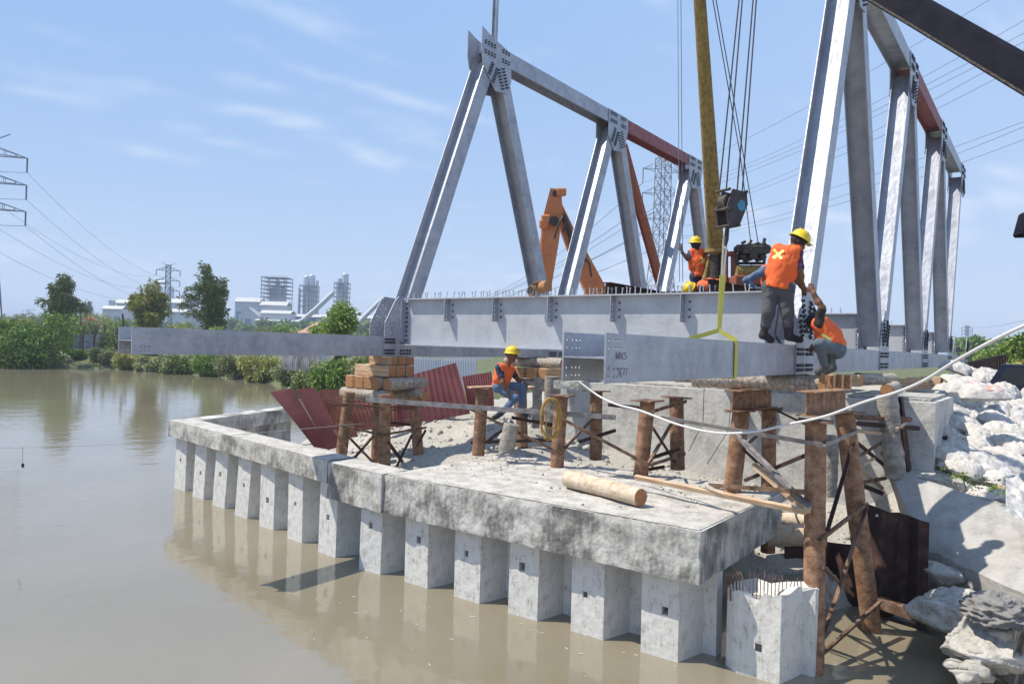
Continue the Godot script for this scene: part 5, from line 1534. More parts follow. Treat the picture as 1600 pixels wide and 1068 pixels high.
	var hp := PackedVector2Array([Vector2(-.06, .21), Vector2(.15, .19), Vector2(.17, .05), Vector2(.06, -.19), Vector2(-.10, -.23), Vector2(-.15, -.02)])
	for s in [-1.0, 1.0]:
		mb = MB.new(); mb.prism(hp, hb + w * s * .085 - w * .008, u, Vector3.UP, w, .016); part(hk, "side_plate", mb, M.hook_dark)
	var near := -1.0 if (w.dot(fw) > 0) else 1.0
	mb = MB.new(); mb.prism(PackedVector2Array([Vector2(.0, .02), Vector2(.06, .09), Vector2(.12, .06), Vector2(.13, -.02), Vector2(.07, -.05), Vector2(.03, -.03)]), hb + w * near * .096 + Vector3(0, .01, 0), u, Vector3.UP, w, .003); part(hk, "paint_patch", mb, M.hook_blue)
	for q in [.06, -.06]:
		mb = MB.new(); mb.tube([hb + u * q + Vector3(0, .06, 0) - w * .06, hb + u * q + Vector3(0, .06, 0) + w * .06], [.10], 18, true); part(hk, "sheave", mb, M.oil_metal)
	for q in [[-.12, .2], [.14, .19], [-.13, -.02], [.04, -.2], [-.1, -.21]]:
		mb = MB.new(); mb.tube([hb + u * q[0] + Vector3(0, q[1], 0) - w * .11, hb + u * q[0] + Vector3(0, q[1], 0) + w * .11], [.018], 8, true); part(hk, "pin", mb, M.oil_metal)
	mb = MB.new(); mb.tube([hb + Vector3(0, -.2, 0) + u * -.04, at_d(1135, 374, 8.45), at_d(1133, 384, 8.45)], [.022, .028, .02], 10, true); part(hk, "hook_shank", mb, M.hook_dark)
	# yellow sling: two strands, joining, splitting round the beam
	var sl := thing("lifting_sling", "yellow webbing sling looped round the hanging steel chord beam", "sling")
	var j := at_d(1123, 516, 8.35)
	for q in [[[1131, 372], [1128, 430], [1124, 516]], [[1136, 374], [1131, 430], [1124, 516]]]:
		mb = MB.new(); mb.bar(at_d(q[0][0], q[0][1], 8.45), at_d(q[1][0], q[1][1], 8.4), .02, .008, fw); part(sl, "strand", mb, M.sling_pale)
		mb = MB.new(); mb.bar(at_d(q[1][0], q[1][1], 8.4), at_d(q[2][0], q[2][1], 8.35), .048, .008, fw); part(sl, "strand", mb, M.sling_yellow)
	var zo := at_x(1148, 530, XR + .2).z
	var ft := Vector3(XR + .222, CT + .006, zo); var fb := Vector3(XR + .222, CB - .012, zo)
	mb = MB.new(); mb.bar(j, ft, .05, .008, fw); mb.bar(j, Vector3(XR - .222, CT + .006, zo + .3), .05, .008, fw); part(sl, "leg", mb, M.sling_yellow)
	mb = MB.new(); mb.bar(ft, fb, .085, .010, Vector3.RIGHT); mb.bar(ft + Vector3(-.012, 0, 0), Vector3(XR - .222, CT + .006, zo), .085, .008, Vector3.UP); mb.bar(fb, Vector3(XR - .222, CB - .012, zo), .085, .01, Vector3.UP); part(sl, "loop", mb, M.sling_yellow)
	# black box boom of another crane, reaching in from outside the view
	var bc := thing("crane_boom", "black box-section crane boom slanting across the sky over the near truss", "crane boom")
	var b0 := at_d(1284, -70, 12.2); var b1 := at_d(1760, 208, 8.6)
	var ax := (b1 - b0).normalized(); var sd := ax.cross(Vector3.UP).normalized(); var un := sd.cross(ax)
	mb = MB.new(); mb.cbox((b0 + b1) / 2, ax * (b0.distance_to(b1) / 2), un * .205, sd * .17, .05); part(bc, "boom_section", mb, M.crane_black)
	mb = MB.new(); mb.bar(b0 - un * .17 + sd * .178 * signf(-sd.dot(fw)), b1 - un * .17 + sd * .178 * signf(-sd.dot(fw)), .012, .03, un); part(bc, "wear_strip", mb, M.oil_metal)
	var hb2 := at_d(1611, 351, 9.0)
	var h2 := thing("hook_block", "small black hook block hanging on a rope from the black boom", "hook block")
	mb = MB.new(); mb.cbox(hb2, rt * .15, (Vector3.UP + rt * .25).normalized() * .16, fw * .08, .03); part(h2, "side_plate", mb, M.crane_black)
	mb = MB.new(); mb.tube([hb2 + Vector3(0, .15, 0), hb2 + Vector3(0, 1.6, 0)], [.01], 6, false); part(h2, "rope", mb, M.wire_black)
	mb = MB.new(); mb.tube([hb2 - Vector3(0, .15, 0), hb2 - Vector3(0, .26, 0), hb2 - Vector3(0, .32, 0) + rt * .06], [.02], 8, true); part(h2, "hook", mb, M.crane_black)
	# pulley block left on the girder
	var sb := thing("snatch_block", "rusty chain block with a wooden drum lying on the cross girder's top flange", "pulley block")
	var s0 := at_z(850, 449, -11.0)
	s0.y = maxf(s0.y, 4.78)
	mb = MB.new(); mb.tube([s0 - Vector3(.12, 0, .0), s0 + Vector3(.12, .02, .05)], [.105], 14, true); part(sb, "drum", mb, M.log_end)
	mb = MB.new(); var ring := []
	for i in 13: ring.append(s0 + Vector3(-.14 + .07 * cos(TAU * i / 12.0), -.07 + .085 * sin(TAU * i / 12.0), .2))
	mb.tube(ring, [.02], 7, false); part(sb, "hook", mb, M.rust_bar)
	mb = MB.new(); mb.tube([s0 + Vector3(-.14, .05, .17), s0 + Vector3(-.05, .1, .05)], [.03], 8, true); part(sb, "shackle", mb, M.rust_bar)

func box_arm(mb: MB, pts: Array, hw: float, half: Array, side: Vector3) -> void:
	# fabricated box arm through points, half depth per point, width hw across
	for i in pts.size() - 1:
		var a: Vector3 = pts[i]; var b: Vector3 = pts[i + 1]
		var ax := (b - a).normalized(); var n := side.cross(ax).normalized()
		var p := [a + n * half[i], b + n * half[i + 1], b - n * half[i + 1], a - n * half[i]]
		for s in [1.0, -1.0]:
			mb.quad(p[0] + side * hw * s, p[1] + side * hw * s, p[2] + side * hw * s, p[3] + side * hw * s)
		for k in 4:
			var k2 := (k + 1) % 4
			mb.quad(p[k] + side * hw, p[k2] + side * hw, p[k2] - side * hw, p[k] - side * hw)
func make_digger() -> void:
	var D := 24.0
	var t := thing("excavator", "orange excavator with its folded boom raised behind the river-side truss", "excavator")
	var side := fw
	var mb := MB.new()
	box_arm(mb, [at_d(868, 297, D), at_d(864, 335, D), at_d(858, 380, D), at_d(852, 445, D)], .24, [.18, .30, .30, .20], side); part(t, "stick", mb, M.digger_orange)
	mb = MB.new()
	box_arm(mb, [at_d(872, 320, D + .5), at_d(886, 360, D + .5), at_d(905, 402, D + .5), at_d(932, 458, D + .5), at_d(985, 520, D + .5)], .26, [.10, .20, .28, .34, .30], side); part(t, "boom", mb, M.digger_orange)
	mb = MB.new(); mb.tube([at_d(866, 345, D - .35), at_d(866, 345, D + .9)], [.16], 12, true); mb.tube([at_d(868, 302, D - .3), at_d(868, 302, D + .5)], [.1], 12, true); part(t, "pivot_pin", mb, M.digger_dark)
	mb = MB.new(); mb.tube([at_d(880, 335, D - .1), at_d(893, 372, D - .1)], [.09], 10, true); mb.tube([at_d(893, 372, D - .1), at_d(910, 410, D)], [.13], 10, true); part(t, "hydraulic_ram", mb, M.digger_dark)
	mb = MB.new(); mb.tube([at_d(866, 372, D - .35), at_d(872, 352, D - .5), at_d(880, 338, D - .5), at_d(884, 346, D - .5), at_d(880, 362, D - .3)], [.035], 7, false); part(t, "hose", mb, M.digger_dark)
	mb = MB.new(); mb.tube([at_d(912, 400, D - .1), at_d(921, 412, D - .25), at_d(924, 432, D - .1)], [.035], 7, false); part(t, "hose", mb, M.digger_dark)
	mb = MB.new(); mb.tube([at_d(847, 362, D), at_d(874, 366, D)], [.1], 8, true); part(t, "bracket", mb, M.digger_orange)
	mb = MB.new(); mb.tube([at_d(849, 352, D - .2), at_d(846, 392, D - .2)], [.06], 10, true); mb.tube([at_d(846, 390, D - .2), at_d(843, 448, D - .2)], [.11], 10, true); part(t, "hydraulic_ram", mb, M.digger_orange)
	for q in [[850, 350], [853, 342], [877, 300]]:
		mb = MB.new(); mb.cbox(at_d(q[0], q[1], D - .25), rt * .16, Vector3(0, .13, 0), fw * .08, .04); part(t, "bracket", mb, M.digger_orange)
	# upper structure and tracks hidden behind the girder
	var o := ground_at(1005, 540, D + 1.5)
	mb = MB.new(); mb.cbox(o + Vector3(0, 1.75, 0), rt * 1.9, Vector3(0, .6, 0), fw * 1.2, .1); part(t, "engine_hood", mb, M.digger_orange)
	mb = MB.new(); mb.cbox(o + Vector3(0, 2.1, 0) - rt * 1.1 - fw * .7, rt * .7, Vector3(0, .8, 0), fw * .5, .08); part(t, "cab", mb, M.digger_dark)
	for s in [-1.0, 1.0]:
		mb = MB.new(); mb.cbox(o + Vector3(0, .5, 0) + fw * s * 1.1, rt * 2.0, Vector3(0, .45, 0), fw * .3, .25); part(t, "track", mb, M.digger_dark)
	# small far digger on the other bank
	var f := thing("excavator", "tiny distant orange excavator arm over the field beyond the concrete fence", "excavator")
	D = 140.0
	mb = MB.new(); box_arm(mb, [at_d(128, 508, D), at_d(140, 499, D), at_d(151, 503, D)], .3, [.5, .5, .3], fw); part(f, "boom", mb, M.digger_orange)
	mb = MB.new(); box_arm(mb, [at_d(151, 502, D), at_d(153, 514, D)], .25, [.35, .25], fw); part(f, "stick", mb, M.digger_orange)
	mb = MB.new(); mb.cbox(ground_at(122, 510, D) + Vector3(0, 1.4, 0), rt * 1.6, Vector3(0, 1.3, 0), fw * 1.2, .2); part(f, "cab", mb, M.digger_dark)

func make_car() -> void:
	var t := thing("parked_car", "dark blue parked car half hidden behind the heap of sacks", "car")
	var o := at_d(1592, 590, 19.0); o.y = 2.02
	var ax := (rt * .82 - fw * .57).normalized(); ax.y = 0; ax = ax.normalized()
	var sd := ax.cross(Vector3.UP)
	o += ax * 1.3
	var prof := PackedVector2Array([Vector2(-2.0, .35), Vector2(2.05, .35), Vector2(2.1, .75), Vector2(1.95, .95), Vector2(1.0, 1.05), Vector2(-1.95, 1.08), Vector2(-2.08, .8)])
	var mb := MB.new(); mb.prism(prof, o - sd * .85, ax, Vector3.UP, sd, 1.7); part(t, "body", mb, M.car_blue)
	mb = MB.new(); mb.prism(PackedVector2Array([Vector2(-1.95, 1.06), Vector2(1.05, 1.04), Vector2(.35, 1.58), Vector2(-1.65, 1.62)]), o - sd * .74, ax, Vector3.UP, sd, 1.48); part(t, "cabin", mb, M.car_blue)
	for s in [-1.0, 1.0]:
		mb = MB.new(); mb.prism(PackedVector2Array([Vector2(-1.75, 1.10), Vector2(-.45, 1.09), Vector2(-.45, 1.52), Vector2(-1.55, 1.54)]), o + sd * s * .745, ax, Vector3.UP, sd, .006); mb.prism(PackedVector2Array([Vector2(-.38, 1.09), Vector2(.85, 1.08), Vector2(.28, 1.50), Vector2(-.38, 1.52)]), o + sd * s * .745, ax, Vector3.UP, sd, .006); part(t, "side_window", mb, M.car_glass)
		for k in [-1.3, 1.35]:
			mb = MB.new(); var c: Vector3 = o + ax * k + sd * s * .78 + Vector3(0, .33, 0)
			mb.tube([c - sd * .1, c + sd * .1], [.33], 20, true)
			var wh := part(t, "wheel", mb, M.tyre)
			mb = MB.new(); mb.tube([c + sd * s * .09, c + sd * s * .112], [.2], 14, true); part(wh, "rim", mb, M.plant_silver)
		mb = MB.new(); mb.box(Vector3.ZERO, Vector3(.12, .16, .3)); var hl := part(t, "headlight", mb, M.car_light); hl.transform = Transform3D(Basis(ax, Vector3.UP, sd), o + ax * 2.02 + sd * s * .6 + Vector3(0, .82, 0))
	mb = MB.new(); mb.quad(o + ax * 1.03 + sd * .7 + Vector3(0, 1.06, 0), o + ax * 1.03 - sd * .7 + Vector3(0, 1.06, 0), o + ax * .40 - sd * .64 + Vector3(0, 1.55, 0), o + ax * .40 + sd * .64 + Vector3(0, 1.55, 0)); part(t, "windscreen", mb, M.car_glass)
	# railing beyond
	var rl := thing("railing", "dark slatted railing along the road beyond the sacks", "railing")
	for i in 16:
		mb = MB.new(); var p := at_d(1512 + 4.2 * i, 579 - 1.05 * i, 34 + .6 * i)
		mb.bar(p - Vector3(0, .4, 0), p + Vector3(0, .38, 0), .12, .04, fw); part(rl, "slat", mb, M.rust_dark)
	mb = MB.new(); mb.bar(at_d(1510, 567, 34) , at_d(1578, 553, 43.5), .05, .10); part(rl, "rail", mb, M.rust_dark)

# ---------------------------------------------------------------- pylons, wires, plant, houses
func lattice(mb: MB, o: Vector3, x: Vector3, z: Vector3, h: Array, w: Array, steps: int, r: float) -> void:
	# square lattice mast: heights and half widths interpolated through the lists
	var wid := func(y: float) -> float:
		for i in h.size() - 1:
			if y <= h[i + 1]: return lerpf(w[i], w[i + 1], (y - h[i]) / (h[i + 1] - h[i]))
		return w[-1]
	var prev := []
	for s in steps + 1:
		var y: float = lerpf(h[0], h[-1], 1.0 - pow(1.0 - s / float(steps), 1.25))
		var k: float = wid.call(y)
		var c := [o + Vector3(0, y, 0) + (x + z) * k, o + Vector3(0, y, 0) + (x - z) * k, o + Vector3(0, y, 0) + (-x - z) * k, o + Vector3(0, y, 0) + (z - x) * k]
		if s > 0:
			for i in 4:
				var j := (i + 1) % 4
				mb.bar(prev[i], c[i], r, r)
				mb.bar(prev[i], c[j], r * .6, r * .6); mb.bar(prev[j], c[i], r * .6, r * .6)
				mb.bar(c[i], c[j], r * .6, r * .6)
		prev = c
func pylon(label: String, px: float, dep: float, ytop: float, arms: Array, alen: float, m: Material, scale := 1.0, yb := 1.5) -> Array:
	var o := at_d(px, 540, dep); o.y = yb
	var H: float = at_d(px, ytop, dep).y - yb
	var t := thing("transmission_pylon", label, "pylon", Vector3.ZERO, "lattice power pylons")
	var x := (rt * .93 + fw * .36).normalized(); x.y = 0; x = x.normalized(); var z := x.cross(Vector3.UP)
	var mb := MB.new()
	var ws := H / 46.0
	lattice(mb, o, x, z, [0, H * .62, H * .97], [3.3 * ws, 1.35 * ws, 1.25 * ws], 13, .19 * ws * scale); part(t, "mast", mb, m)
	var tips := []
	for ay in arms:
		var y: float = at_d(px, ay, dep).y
		for s in [-1.0, 1.0]:
			mb = MB.new()
			var c := o + Vector3(0, y - yb, 0)
			var e: Vector3 = c + x * s * alen
			for k in [-1.0, 1.0]:
				mb.bar(c + x * s * 1.2 * ws + z * k * 1.2 * ws, e, .13 * ws * scale, .13 * ws * scale); mb.bar(c + x * s * 1.2 * ws + z * k * 1.2 * ws + Vector3(0, 1.9 * ws, 0), e, .10 * ws * scale, .10 * ws * scale)
				for q in [.33, .66]:
					var lo: Vector3 = (c + x * s * 1.2 * ws + z * k * 1.2 * ws).lerp(e, q); var hi: Vector3 = (c + x * s * 1.2 * ws + z * k * 1.2 * ws + Vector3(0, 1.9 * ws, 0)).lerp(e, q)
					mb.bar(lo, hi, .07 * ws * scale, .07 * ws * scale)
			part(t, "cross_arm", mb, m)
			mb = MB.new(); mb.tube([e, e - Vector3(0, 3.2 * ws, 0)], [.14 * ws * scale], 6, true); part(t, "insulator", mb, m)
			tips.append(e - Vector3(0, 3.2 * ws, 0))
	for s in [-1.0, 1.0]:
		mb = MB.new(); mb.bar(o + Vector3(0, H * .95, 0), o + Vector3(0, H * 1.0, 0) + x * s * alen * .55, .13 * ws * scale, .13 * ws * scale); part(t, "peak", mb, m)
	return tips
func wire(a: Vector3, b: Vector3, sag: float, r: float, label: String, group: String) -> void:
	var t := MB.new(); var pts := []
	for i in 17:
		var q := i / 16.0
		pts.append(a.lerp(b, q) - Vector3(0, sag * 4 * q * (1 - q), 0))
	t.tube(pts, [r], 4, false)
	one("power_line", t, M.wire_grey, label, "power line", group)
func make_pylons() -> void:
	var pl := pylon("large lattice pylon at the river bend, arms carrying hanging insulators", -30, 150, 205, [240, 283, 325], 7.0, M.pylon_steel, 1.25)
	var pf := pylon("distant lattice pylon beside the silver cyclone of the plant", 259, 420, 410, [422, 438, 454], 6.2, M.pylon_steel, 1.9)
	var pc := pylon("tall lattice pylon seen through the river-side truss", 1029, 172, 236, [266, 304, 343], 5.4, M.pylon_steel, 0.75)
	pylon("tiny lattice pylon on the skyline beyond the bridge's far end", 1511, 900, 507, [512, 517, 522], 9.0, M.pylon_steel, 3.0)
	for i in 6:
		wire(pl[i], pf[i], 7.5, .045, "thin power line sagging between the large pylon and the distant one", "power lines over the river")
		wire(pl[i], at_d(-500 - 40 * i, 150 + 40 * (i / 2), 60), 1.5, .05, "thin power line running on from the large pylon out of view", "power lines over the river")
	# towards the far side, over the bridge
	var ends := [[1610, -40, 70], [1690, -20, 70], [1620, 55, 75], [1610, 72, 75], [1640, 175, 80], [1620, 190, 80]]
	for i in 6:
		wire(pc[i], at_d(ends[i][0], ends[i][1], ends[i][2]), 2.0, .032, "power line rising across the sky from the pylon behind the trusses", "power lines over the bridge")
		if i % 2 == 1: wire(pc[i] + Vector3(0, -.5, 0), at_d(ends[i][0] + 12, ends[i][1] + 16, ends[i][2]), 2.0, .032, "power line rising across the sky from the pylon behind the trusses", "power lines over the bridge")
		wire(pc[i], at_d(700 - 20 * i, 470 + 3 * i, 420), 9.0, .08, "faint power line running away from the pylon behind the trusses", "power lines behind the bridge")
	wire(at_d(1516, 511, 900), at_d(1660, 484, 300), 3.0, .12, "power line from the tiny skyline pylon", "power lines behind the bridge")

func shed(label: String, x0: float, x1: float, y0: float, y1: float, dep: float, wall: Material, roof: Material, gable := false, windows := 0) -> void:
	# y0: ridge or roof top, y1: base (hidden by bushes); the box stands square to the view it is seen in
	var t := thing("industrial_shed", label, "building")
	var a := at_d(x0, y1, dep); var b := at_d(x1, y1, dep)
	var yb := 0.8
	var top := at_d((x0 + x1) / 2, y0, dep).y
	a.y = yb; b.y = yb
	var x := (b - a).normalized(); var w := a.distance_to(b); var z := x.cross(Vector3.UP)
	if z.dot(fw) < 0: z = -z
	var dp := maxf(w * .7, 10.0)
	var rh := (top - yb) * (.22 if gable else .10)
	var mb := MB.new()
	if gable:
		mb.prism(PackedVector2Array([Vector2(0, 0), Vector2(w, 0), Vector2(w, top - yb - rh), Vector2(w / 2, top - yb - .2), Vector2(0, top - yb - rh)]), a, x, Vector3.UP, z, dp); part(t, "wall", mb, wall)
		mb = MB.new()
		for s in [[Vector2(-.6, top - yb - rh - .2), Vector2(w / 2, top - yb)], [Vector2(w / 2, top - yb), Vector2(w + .6, top - yb - rh - .2)]]:
			var p: Vector3 = a + x * s[0].x + Vector3(0, s[0].y, 0) - z * .6; var q: Vector3 = a + x * s[1].x + Vector3(0, s[1].y, 0) - z * .6
			mb.quad(p, q, q + z * (dp + 1.2), p + z * (dp + 1.2)); mb.quad(p, q, q - Vector3(0, .5, 0), p - Vector3(0, .5, 0))
		part(t, "roof", mb, roof)
	else:
		mb.prism(PackedVector2Array([Vector2(0, 0), Vector2(w, 0), Vector2(w, top - yb - rh), Vector2(0, top - yb - rh)]), a, x, Vector3.UP, z, dp); part(t, "wall", mb, wall)
		mb = MB.new(); var p := a + Vector3(0, top - yb - rh, 0) - x * .8 - z * 1.0; var q := a + x * (w + .8) + Vector3(0, top - yb - rh, 0) - z * 1.0
		var up := Vector3(0, rh, 0) + z * dp * .5
		mb.quad(p + up, q + up, q, p); mb.quad(p + up, q + up, q + z * (dp + 2), p + z * (dp + 2)); mb.quad(p, q, q - Vector3(0, .6, 0), p - Vector3(0, .6, 0)); part(t, "roof", mb, roof)
	for i in windows:
		mb = MB.new(); mb.obox(a + x * w * (i + .5) / windows + Vector3(0, (top - yb) * .52, 0) - z * .05, x * minf(w * .16 , w * .3 / windows), Vector3(0, (top - yb) * .16, 0), z * .1); part(t, "window", mb, M.glass_blue)
func process_tower(label: String, x0: float, x1: float, y0: float, y1: float, dep: float, floors: int, vessels: Array, roof_over := true) -> void:
	var t := thing("process_tower", label, "industrial tower")
	var a := at_d(x0, 520, dep); var b := at_d(x1, 520, dep); a.y = 1.0; b.y = 1.0
	var top := at_d((x0 + x1) / 2, y0, dep).y
	var x := (b - a).normalized(); var w := a.distance_to(b); var z := x.cross(Vector3.UP)
	if z.dot(fw) < 0: z = -z
	var bay := 3
	for i in bay + 1:
		for k in [0.0, w * .8]:
			var mb := MB.new(); var p: Vector3 = a + x * w * i / bay + z * k
			mb.bar(p, Vector3(p.x, top, p.z), .45, .45, x); part(t, "column", mb, M.plant_steel)
	var yl := at_d((x0 + x1) / 2, y1, dep).y
	for f in floors:
		var y := lerpf(yl, top, (f + 1.0) / floors)
		if f == floors - 1 and not roof_over: continue
		var mb := MB.new(); mb.obox(a + x * w / 2 + z * w * .4 + Vector3(0, y - 1.0, 0), x * (w / 2 + .6), Vector3(0, .25, 0), z * w * .45); part(t, "platform", mb, M.plant_steel)
		mb = MB.new(); mb.obox(a + x * w / 2 - z * .4 + Vector3(0, y + .2, 0), x * (w / 2 + .6), Vector3(0, .07, 0), z * .07)
		for i in 9: mb.bar(a + x * w * i / 8.0 - z * .4 + Vector3(0, y - 1, 0), a + x * w * i / 8.0 - z * .4 + Vector3(0, y + .2, 0), .1, .1, x)
		part(t, "handrail", mb, M.plant_steel)
		mb = MB.new(); mb.bar(a + x * w * (f % 3) / 3.0 + Vector3(0, y - 1, 0), a + x * w * (f % 3 + 1) / 3.0 + Vector3(0, y - 1 - (top - yl) / floors, 0), .25, .25, z); part(t, "brace", mb, M.plant_steel)
	for v in vessels:      # fraction across, radius fraction, bottom px, top px
		var mb := MB.new()
		var c: Vector3 = a + x * w * v[0] + z * w * .35
		var h0: float = at_d(x0, v[2], dep).y; var h1: float = at_d(x0, v[3], dep).y
		var r: float = w * v[1]
		mb.lathe(Vector3(c.x, h0, c.z), [Vector2(.01, 0), Vector2(r, 0), Vector2(r, h1 - h0 - r * .6), Vector2(r * .8, h1 - h0 - r * .25), Vector2(r * .3, h1 - h0), Vector2(.01, h1 - h0)], 14); part(t, "vessel", mb, M.plant_silver)
	for i in 5:
		var mb := MB.new(); var q := rng.randf_range(.05, .95)
		mb.tube([a + x * w * q - z * .3 + Vector3(0, (yl - 1) * .6, 0), a + x * w * q - z * .3 + Vector3(0, lerpf(yl, top, rng.randf_range(.4, 1.0)) - 1, 0), a + x * w * clampf(q + rng.randf_range(-.3, .3), 0, 1) + z * w * .3 + Vector3(0, lerpf(yl, top, rng.randf_range(.4, 1.0)) - 1, 0)], [.28], 6, false); part(t, "pipe", mb, M.plant_silver)
func duct(label: String, pts: Array, r: float, dep: float) -> void:
	var mb := MB.new(); var l := []
	for p in pts: l.append(at_d(p[0], p[1], dep))
	mb.tube(l, [r], 8, true); one("conveyor_duct", mb, M.plant_silver, label, "conveyor")
func make_plant() -> void:
	rng.seed = 66
	var D := 600.0
	process_tower("open steel frame tower with dark machinery and an empty top storey at the plant", 406, 445, 433, 470, D, 6, [[.35, .14, 485, 447], [.72, .16, 485, 445], [.55, .1, 470, 440]])
	process_tower("silver column cluster with a crowned head, the middle tower of the plant", 466, 491, 446, 486, D, 5, [[.32, .2, 490, 429], [.66, .2, 490, 427], [1.0, .08, 490, 436], [-.12, .06, 490, 448]])
	process_tower("silver column cluster with domed heads nearest the bright green tree", 520, 541, 442, 478, D, 5, [[.3, .16, 490, 432], [.72, .26, 490, 425]])
	process_tower("small cluster of silver silos behind the tallest bamboo clump", 290, 308, 462, 480, D, 3, [[.2, .2, 490, 456], [.7, .2, 490, 454]])
	var cy := thing("cyclone_tower", "silver cyclone with a bent pipe beside the distant pylon", "industrial tower")
	var c := at_d(265, 500, D); c.y = 1
	var mb := MB.new(); mb.lathe(c, [Vector2(.01, 0), Vector2(2.9, 8), Vector2(3.0, 30), Vector2(2.6, 41), Vector2(1.4, 44), Vector2(.01, 44.5)], 16); part(cy, "vessel", mb, M.plant_silver)
	mb = MB.new(); mb.tube([at_d(262, 441, D), at_d(250, 441, D), at_d(244, 445, D), at_d(242, 456, D)], [1.7], 10, true); part(cy, "bent_pipe", mb, M.plant_silver)
	shed("white shed with a wide flat roof and tall blue windows at the plant", 366, 405, 464, 505, D + 10, M.shed_white, M.shed_roof, false, 3)
	shed("white gabled hall with one blue window at the foot of the plant", 372, 402, 480, 508, D - 40, M.shed_white, M.shed_roof, true, 1)
	shed("blank white block under the open steel frame tower", 406, 446, 470, 505, D - 20, M.shed_white, M.shed_roof)
	shed("low white building with a swept roof before the open steel tower", 406, 452, 484, 508, D - 45, M.shed_white, M.shed_roof)
	shed("long low dark building below the middle tower", 398, 470, 497, 512, D - 50, M.plant_steel, M.shed_roof)
	shed("low blue building between the middle tower and the bright tree", 448, 520, 490, 512, D - 30, M.shed_blue, M.shed_roof)
	shed("white office block with dark windows far behind the field", 159, 189, 477, 508, D - 60, M.shed_white, M.shed_roof, false, 2)
	shed("taller white block behind the yellowish bamboo clump", 180, 207, 467, 505, D, M.shed_white, M.shed_roof)
	shed("white block beside the silver cyclone", 261, 284, 466, 505, D - 10, M.shed_white, M.shed_roof)
	shed("low white shed below the silver cyclone", 265, 289, 482, 508, D - 60, M.shed_white, M.shed_roof)
	shed("white gabled shed between cyclone and tallest bamboo clump", 283, 312, 478, 508, D - 40, M.shed_white, M.shed_roof, true)
	shed("pale low hall beside the bright green tree's far side", 548, 600, 492, 512, D - 60, M.shed_white, M.shed_roof)
	duct("long inclined silver conveyor climbing to the plant's tower", [[466, 506], [492, 484], [521, 457]], 1.9, D - 60)
	duct("inclined silver conveyor beside the river-side truss's end node", [[556, 508], [584, 480], [600, 464]], 1.4, D - 150)
	duct("slim white storage tank pipe on the office block's roof", [[174, 480], [174, 469]], 2.6, D)
	# small tiled house roof
	var h := thing("tiled_house", "small house roof of pinkish tiles behind the bank shrubs", "house")
	var p0 := at_d(468, 520, 74); var p1 := at_d(500, 520, 74); var rx := (p1 - p0).normalized(); var rz := fw
	var r0 := at_d(494, 503, 76)
	mb = MB.new(); mb.quad(p0 - rz, p1 + rx * 2 - rz, r0 + rx * 2, r0); mb.quad(p0 - rz, r0, r0 + rz * 3, p0 + rz * 4); part(h, "roof", mb, M.tile_roof)
	mb = MB.new(); mb.obox((p0 + p1) / 2 + Vector3(0, -1.5, 0) + rx * 1, rx * 1.8, Vector3(0, 1.3, 0), rz * 1.2); part(h, "wall", mb, M.shed_white)
	# concrete panel fence on the far bank
	var fence := thing("panel_fence", "weathered grey concrete panel fence with dark posts on the far bank", "fence")
	for i in 7:
		var a := at_d(96 + 17 * i, 541, 97); var b := at_d(111 + 17 * i, 541, 97)
		var lean := rng.randfn(0, .12)
		for k in 2:
			if i == 4 and k == 1: continue
			mb = MB.new(); mb.obox((a + b) / 2 + Vector3(0, .1 + 1.0 * k, 0), (b - a) / 2, Vector3(0, .48, 0), fw * .06); part(fence, "panel", mb, M.fence_panel)
		mb = MB.new(); mb.bar(b + Vector3(0, -1.2, 0) + rt * .1, b + rt * (.1 + lean) + Vector3(0, 2.3 + rng.randf() * .6, 0), .28, .28); part(fence, "post", mb, M.fence_post)
	var pole := MB.new(); pole.tube([at_d(125, 545, 97), at_d(126, 484, 97)], [.11, .07], 6, true)
	one("wooden_pole", pole, M.fence_post, "thin dark pole standing at the concrete panel fence", "pole")
	pole = MB.new(); pole.tube([at_d(193, 520, 90), at_d(191, 490, 90)], [.2, .12], 6, true)
	one("wooden_pole", pole, M.rust_bar, "bare brown trunk standing beside the yellowish bamboo clump", "pole")
	var zs := thing("corrugated_fence", "patched grey sheet metal fence among the bank shrubs", "fence")
	for q in [[441, 465, 555, 577, .1], [463, 484, 555, 580, .0], [484, 500, 553, 582, .2], [512, 522, 552, 570, 0]]:
		mb = MB.new(); corrugated(mb, at_d(q[0], q[3], 52), at_d(q[1], q[3] + 2, 51), at_d(q[0], q[2], 52), at_d(q[1], q[2], 51), 8, .05); part(zs, "panel", mb, M.fence_panel)
	# blue stall canopy
	var st := thing("market_stall", "blue and white canopied stall behind the grey fence sheets", "stall")
	mb = MB.new(); mb.obox(at_d(705, 553, 33), rt * 1.25, Vector3(0, .10, 0), fw * .8); part(st, "canopy", mb, M.shed_blue)
	for k in 3:
		mb = MB.new(); mb.obox(at_d(716 + 8 * k, 556 + 2.0 * k, 32.1), rt * 1.1, Vector3(0, .02, 0), fw * .02); part(st, "stripe", mb, M.shed_white)
	for s in [672, 738]:
		mb = MB.new(); mb.bar(at_d(s, 552, 33), at_d(s, 615, 33), .06, .06); part(st, "post", mb, M.plant_silver)
	# float line on the water
	var fl := thing("float_line", "thin line with a small dark float hanging above the river", "line")
	mb = MB.new(); mb.tube([at_d(-60, 702, 14), at_d(200, 694, 15.0), at_d(640, 655, 14.2)], [.004], 4, false); part(fl, "line", mb, M.wire_grey)
	mb = MB.new(); mb.tube([at_d(35, 698, 14.3), at_d(35, 725, 14.3)], [.004], 4, false); part(fl, "drop_line", mb, M.wire_grey)
	mb = MB.new(); mb.tube([at_d(35, 724, 14.3), at_d(35, 730, 14.3)], [.025], 7, true); part(fl, "float", mb, M.wire_black)

